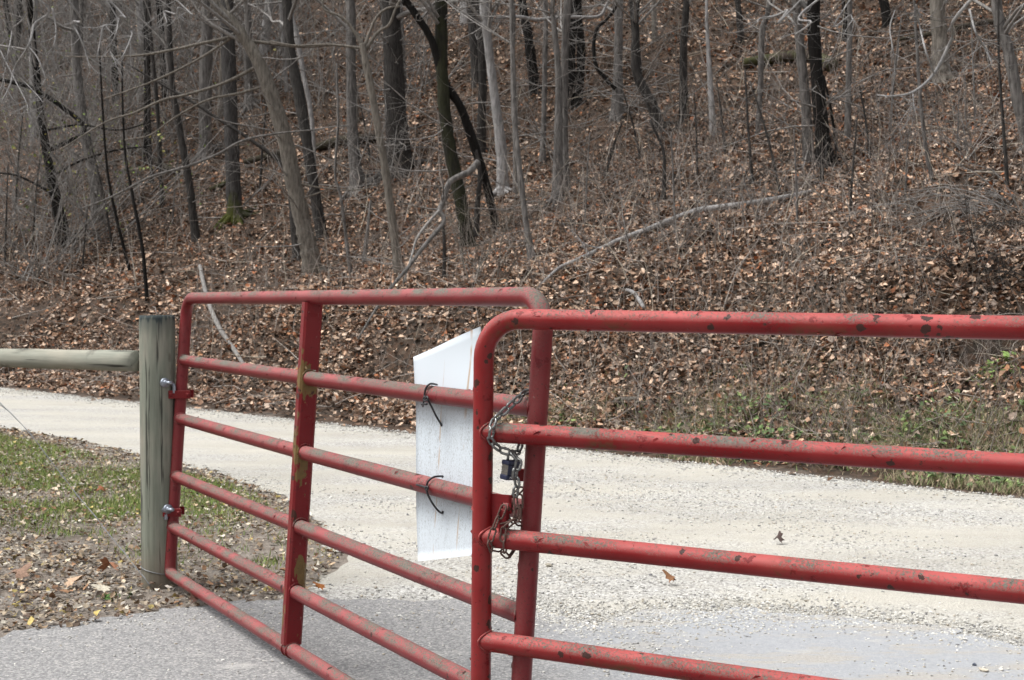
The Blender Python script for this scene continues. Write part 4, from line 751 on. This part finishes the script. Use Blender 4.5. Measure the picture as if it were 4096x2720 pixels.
overhang("pale forked twig hanging into view from a tree beyond the upper right corner", 5.6, 9.4, 6.5, [
    [(3883, 0, 15), (3808, 155, 14), (3735, 295, 13), (3652, 368, 11), (3570, 384, 7), (3510, 380, 5)], [(3735, 293, 8), (3702, 200, 8), (3678, 100, 7), (3664, 20, 5)], [(3878, 38, 9), (3903, 130, 8), (3945, 200, 6), (3968, 250, 4)], [(3652, 368, 6), (3655, 430, 4)],
    [(3203, 0, 9), (3150, 40, 9), (3100, 62, 8), (3040, 74, 6), (3030, 90, 4)], [(3270, 0, 10), (3245, 90, 8), (3180, 145, 6), (3228, 195, 4)], [(3400, 0, 7), (3404, 60, 6), (3420, 90, 4)], [(3580, 40, 4), (3560, 110, 6), (3572, 200, 5), (3582, 280, 3)]], 9.6)
# fallen wood
def fallen(name, label, cat, bk, pts, h=.0, Y=None, twigs=0, ns=10):
    P = []; R = []
    for a, b, c in pts:
        p = on_hill(a, b) if Y is None else at(a, b, Y if np.isscalar(Y) else Y[len(P)]); R.append(c / 2 / F * p[1])
        if Y is None: p = np.array([p[0], p[1], hill(p[0], p[1]) + R[-1] * .8 + h])
        P.append(p)
    C = catmull(P, 6); Rc = np.interp(np.arange(len(C)) / 6, np.arange(len(R)), R); o = np.array(P[0]); mb = MB(); tube(mb, C, Rc, ns, jit=.14)
    S = []
    for _ in range(twigs): d = rng.normal(0, 1, 3); d[2] = abs(d[2]); d /= np.linalg.norm(d); k = int(rng.uniform(.1, .95) * len(C)); limb_set(S, C[k], d, rng.uniform(.15, .7), Rc[k] * .3 + .001, 1)
    put(S, mb); ob = mb.build(name, BK[bk], None, o); ob.location = o; return tag(ob, label, cat)
fallen("fallen_log", "long pale fallen pole lying diagonally up the bank on the right", "log", "silver", [(2150, 1172, 9), (2230, 1092, 13), (2291, 1066, 16), (2360, 1040, 19), (2482, 979, 21), (2590, 938, 22), (2690, 901, 23), (2794, 866, 25), (2894, 849, 25), (2972, 836, 22), (3107, 814, 22), (3245, 784, 18)], .03, twigs=6)
fallen("fallen_log", "mossy dark fallen log behind the tall black tree", "log", "moss", [(2975, 282, 34), (3060, 268, 38), (3190, 252, 42), (3260, 262, 44), (3330, 296, 50)], .05)
fallen("fallen_log", "dark fallen log under the wide grey-brown tree", "log", "log", [(3590, 198, 12), (3730, 175, 18), (3870, 140, 20), (4090, 105, 20)], .1)
fallen("fallen_log", "dark broken log slanting down behind the black twin tree on the left", "log", "log", [(485, 575, 16), (615, 660, 24), (660, 690, 26), (720, 708, 16)], .05)
fallen("fallen_log", "dark rotten log just left of the big leaning tree", "log", "log", [(980, 668, 20), (1060, 650, 26), (1120, 632, 24)], .05)
fallen("fallen_log", "short mossy log beside the mossy-based tree", "log", "moss", [(838, 772, 14), (870, 758, 20), (908, 742, 18)], .02)
fallen("fallen_log", "thick rotten log crossing behind the flared grey-brown tree", "log", "log", [(1255, 615, 28), (1320, 602, 36), (1395, 585, 38), (1500, 575, 30)], .05)
fallen("fallen_branch", "arching bare branch lying across the trees above the post", "branch", "grey", [(330, 832, 6), (430, 795, 8), (520, 750, 9), (610, 705, 10), (765, 660, 11), (880, 612, 11), (970, 563, 10), (1100, 535, 8), (1250, 520, 6)], Y=16.2, twigs=10)
vine = fallen("hanging_vine", "curved black vine hooked beside a grey tree, right of centre", "vine", "black", [(2462, 356, 16), (2420, 312, 17), (2384, 262, 16), (2375, 180, 15), (2390, 113, 13), (2425, 80, 11), (2458, 38, 12), (2470, 10, 10)], Y=float(on_hill(2468, 465)[1]) - .1)
yb = float(gp(1560, 1700)[1]) + 1.6
fallen("broken_branch", "grey forked dead branch leaning above the white sign, broken off at its upper end", "branch", "grey", [(1912, 648, 26), (1874, 689, 26), (1800, 728, 24), (1770, 814, 21), (1757, 842, 22), (1774, 888, 18), (1700, 979, 17), (1631, 1070, 15), (1562, 1153, 13), (1501, 1240, 10), (1432, 1356, 7)], Y=[14.2, 14.1, 14., 13.9, 13.85, 13.8, 13.6, 13.4, 13.2, 13.0, 12.8], twigs=6)
fallen("fallen_branch", "thin curved stick leaning beside the broken forked branch", "branch", "twig", [(1757, 842, 12), (1705, 900, 11), (1666, 957, 10), (1648, 1018, 9), (1614, 1131, 6)], Y=[13.8, 13.7, 13.6, 13.5, 13.3])
fallen("fallen_branch", "pale stick lying behind the far gate near its hinge end", "branch", "twig", [(800, 1075, 16), (815, 1150, 18), (840, 1240, 20), (880, 1330, 20), (940, 1420, 18), (1010, 1530, 12)], .02)
fallen("fallen_branch", "short pale stick poking out of leaves just above the front gate's top rail", "branch", "silver", [(2505, 1185, 14), (2535, 1205, 17), (2560, 1235, 17), (2575, 1262, 14)], .05)
fallen("fallen_branch", "pale piece of wood lying in the green verge", "branch", "tan", [(2440, 1630, 20), (2480, 1622, 26), (2540, 1612, 24), (2556, 1606, 10)], .01)
# thickets
def shrub(label, px, py, n, L, spread, bk, group=None, leaf=0, droop=.0):
    B = on_hill(px, py); B[2] = hill(B[0], B[1]); root = empty("bare_shrub", B, label, "shrub", group); S = []
    for _ in range(n):
        d = np.array([*rng.normal(0, spread, 2), 1.]); d[0] -= droop; d /= np.linalg.norm(d); p = B + np.array([*rng.normal(0, .22, 2), -.03]); P = [p]; l = L * rng.uniform(.5, 1.2)
        for k in range(5): d = d + rng.normal(0, .12, 3) - np.array([droop * .15, 0, droop * .35]); d /= np.linalg.norm(d); P.append(P[-1] + d * l / 5)
        P = np.array(P); r = rng.uniform(.005, .014) * (L / 2) ** .5; S.append((P, r * np.linspace(1, .3, 6)))
        for _ in range(6):
            k = rng.integers(1, 6); e = d + rng.normal(0, .7, 3); e /= np.linalg.norm(e); limb_set(S, P[k], e, l * rng.uniform(.15, .4), r * .45, 1 if rng.random() < .5 else 0)
    mb = MB(); put(S, mb, 3); mb.build("stems", BK[bk], root, B)
    if leaf:
        mb = MB(); k = rng.integers(0, len(S), leaf); Q = np.array([S[i][0][rng.integers(2, 6)] for i in k]) + rng.normal(0, .04, (leaf, 3)); leaves(mb, Q[:, 0], Q[:, 1], Q[:, 2], .05, np.array([(.16, .22, .06), (.22, .26, .09), (.3, .28, .10)]), np.array([.4, .3, .3]), .8); mb.build("leaves", GRASS, root, B, smooth=False)
for (x, y, n, L, lf) in ((20, 1000, 16, 2.6, 0), (150, 1120, 15, 2.4, 0), (300, 1010, 14, 3.2, 160), (90, 800, 14, 3., 60), (410, 960, 12, 3.2, 220), (230, 780, 12, 3.4, 150), (480, 830, 10, 3., 80), (350, 640, 12, 3.4, 60), (120, 600, 12, 3.4, 60), (620, 640, 8, 2.6, 0), (60, 420, 13, 3.8, 90), (260, 450, 13, 3.8, 120), (460, 520, 12, 3.6, 0), (560, 420, 11, 3.6, 0), (700, 520, 9, 3., 0), (180, 300, 13, 4.2, 60), (420, 300, 12, 4.2, 0), (640, 300, 11, 4., 0), (870, 380, 10, 3.6, 0), (1080, 360, 10, 3.6, 0), (1300, 420, 10, 3.2, 0), (40, 220, 14, 4.4, 60), (320, 180, 13, 4.4, 80), (540, 160, 12, 4.2, 0), (760, 230, 11, 4., 0), (980, 250, 10, 4., 0), (1180, 240, 10, 4., 0), (1460, 330, 9, 3.4, 0), (1700, 380, 9, 3., 0)):
    shrub("dense twiggy grey shrub in the thicket on the left half of the slope", x, y, int(n * 1.8), L * 1.15, .7, "twig", "twiggy thicket on the left of the slope", lf)
shrub("twiggy brush around the foot of the massive dark tree", 1610, 720, 16, 1.0, .9, "twig"); shrub("pale dry brush at the foot of the leaning black trees", 1960, 1110, 18, 1.1, .5, "tan"); shrub("thin-stemmed shrub on the bank above the gate's right half", 2640, 1010, 14, 1.2, .6, "twig")
shrub("grey bush behind the dark bending tree", 2690, 560, 16, 1.2, .6, "twig"); shrub("shrub of fine stems at the crest below the tall black tree", 3030, 900, 14, 1.0, .6, "twig"); shrub("tall dry stems rising from the foot of the bank at right", 3380, 1330, 14, .55, .3, "tan"); shrub("short dry brush behind the middle of the front gate", 2560, 1330, 12, .6, .4, "tan")
shrub("dense brush sweeping left over the dark hollow at right", 4010, 850, 30, 1.15, .45, "twig", droop=.75); shrub("bare root tangle hanging in the dark hollow at the right edge", 4085, 905, 26, .6, .8, "dark", droop=.6); shrub("added dark brush deepening the shade on the bank just left of the hollow", 3940, 1030, 22, .6, .9, "dark", droop=.5); shrub("added dark low brush for shade under the hollow, above the top rail at right", 4050, 1120, 22, .55, .9, "dark", droop=.4); shrub("fine grey brush on the open slope at far right", 3920, 640, 22, 1.1, .6, "twig"); shrub("fine grey brush under the pale overhanging twig", 3560, 640, 18, 1., .6, "twig")  # dark-barked roots and two added dark shrubs stand in for the hollow's shade
# a few single things one can pick out
def one_leaf(label, px, py, size, col, stand=.6, z=.0):
    p = gp(px, py, z); mb = MB(); th = np.linspace(0, 2 * np.pi, 21, endpoint=False); rr = size * np.array([1., .62, .8, .45, .9, .5, .75, .42, .6, .4, .22, .4, .6, .42, .75, .5, .9, .45, .8, .62, .8][:21]) * .5
    V = [(0, 0, size * .12)] + [(r * math.cos(t), r * math.sin(t), size * stand * (.5 * math.cos(2 * t + 1) + .35 * math.cos(t)) * (r / size)) for t, r in zip(th, rr)]; V = np.array(V); V[:, 2] -= V[:, 2].min() - .012
    a = rng.uniform(0, 6.28); V[:, :2] = V[:, :2] @ np.array([[math.cos(a), -math.sin(a)], [math.sin(a), math.cos(a)]])
    mb.add(V, None, [(0, k + 1, (k + 1) % 21 + 1) for k in range(21)], np.tile(col, (22, 1))); o = mb.build("oak_leaf", LEAF); o.location = p; tag(o, label, "leaf")
one_leaf("dark brown curled leaf on the asphalt edge by the wooden post", 795, 2432, .10, (.06, .028, .018), 1.1); one_leaf("rusty orange leaf on the gravel behind the gate brace", 1280, 2372, .085, (.30, .11, .03), .9); one_leaf("small brown folded leaf on the gravel under the front gate's lower rail", 2685, 2345, .085, (.20, .10, .05), 1.3)
one_leaf("dark curled leaf on the road between the front gate's rails", 3113, 2182, .075, (.06, .04, .035), 1.4); one_leaf("pale brown leaf standing up in the litter left of the post", 435, 2305, .12, (.36, .17, .10), 1.3); one_leaf("tan leaf lying on bare dirt left of the post", 290, 2355, .13, (.40, .28, .19), .7); one_leaf("cream leaf lying on the dirt below the post", 415, 2380, .12, (.5, .46, .37), .6)
one_leaf("reddish brown leaf on the grass left of the post", 405, 1975, .09, (.2, .07, .03), .7); one_leaf("brown curled leaf at the far left of the dirt", 80, 2330, .14, (.22, .14, .10), 1.)
def stone(label, px, py, s, col, z=.01):
    p = gp(px, py, z); mb = MB(); stones(mb, np.zeros(1), np.zeros(1), np.zeros(1), np.array([s]), np.array([col]), np.array([1.])); o = mb.build("stone", STONE, smooth=False); o.location = p; tag(o, label, "stone")
stone("tan stone on the asphalt edge right of the far gate's upright", 2382, 2500, .016, (.5, .47, .42)); stone("small grey stone on the light asphalt, between the two lower rails", 2628, 2537, .010, (.34, .32, .3)); stone("white stone chip beside the tan stone on the asphalt", 2350, 2494, .009, (.75, .75, .74)); stone("beige stone on the gravel right of the far gate's upright", 2195, 2262, .018, (.36, .33, .27)); stone("dark blue-grey stone near the lower right corner of the asphalt", 3897, 2662, .011, (.10, .11, .14)); stone("tan stone near the lower right corner of the asphalt", 3935, 2685, .015, (.42, .38, .31)); stone("pale stone near the lower right corner of the asphalt", 4005, 2682, .013, (.6, .57, .52))
fallen("fallen_branch", "dark dry stick lying on the dirt in the lower left corner", "branch", "twig", [(-20, 2380, 10), (40, 2405, 10), (80, 2424, 8), (135, 2424, 5)], -.005); fallen("fallen_branch", "short pale stick on the gravelly edge of the asphalt", "branch", "silver", [(275, 2440, 5), (310, 2452, 6), (350, 2464, 5)], -.005)
def weed(label, P, n, s, col):
    mb = MB(); x = rng.normal(0, s, n); y = rng.normal(0, s, n); z = np.array([float(hill(P[0] + a, P[1] + b)) for a, b in zip(x, y)]) - P[2] + rng.uniform(.015, .5 * s, n); leaves(mb, x, y, z, s * .45, np.array([col, tuple(c * .75 for c in col)]), np.array([.6, .4]), .35)
    for a, b, c in zip(x, y, z): tube(mb, [(a * .4, b * .4, -.02), (a, b, c)], .0015, 4); mb.c.append(np.tile(np.array(col) * .7, (4 * 2 + 2, 1)))
    o = mb.build("leafy_plant", GRASS, smooth=False); o.location = P; tag(o, label, "plant")
weed("bright yellow-green leafy plant on the bank at the right edge", np.array([*on_hill(4030, 1460)[:2], float(hill(*on_hill(4030, 1460)[:2]))]), 34, .14, (.17, .25, .075)); weed("tiny green weed growing in the dirt below the post", gp(480, 2400), 12, .05, (.09, .17, .045))
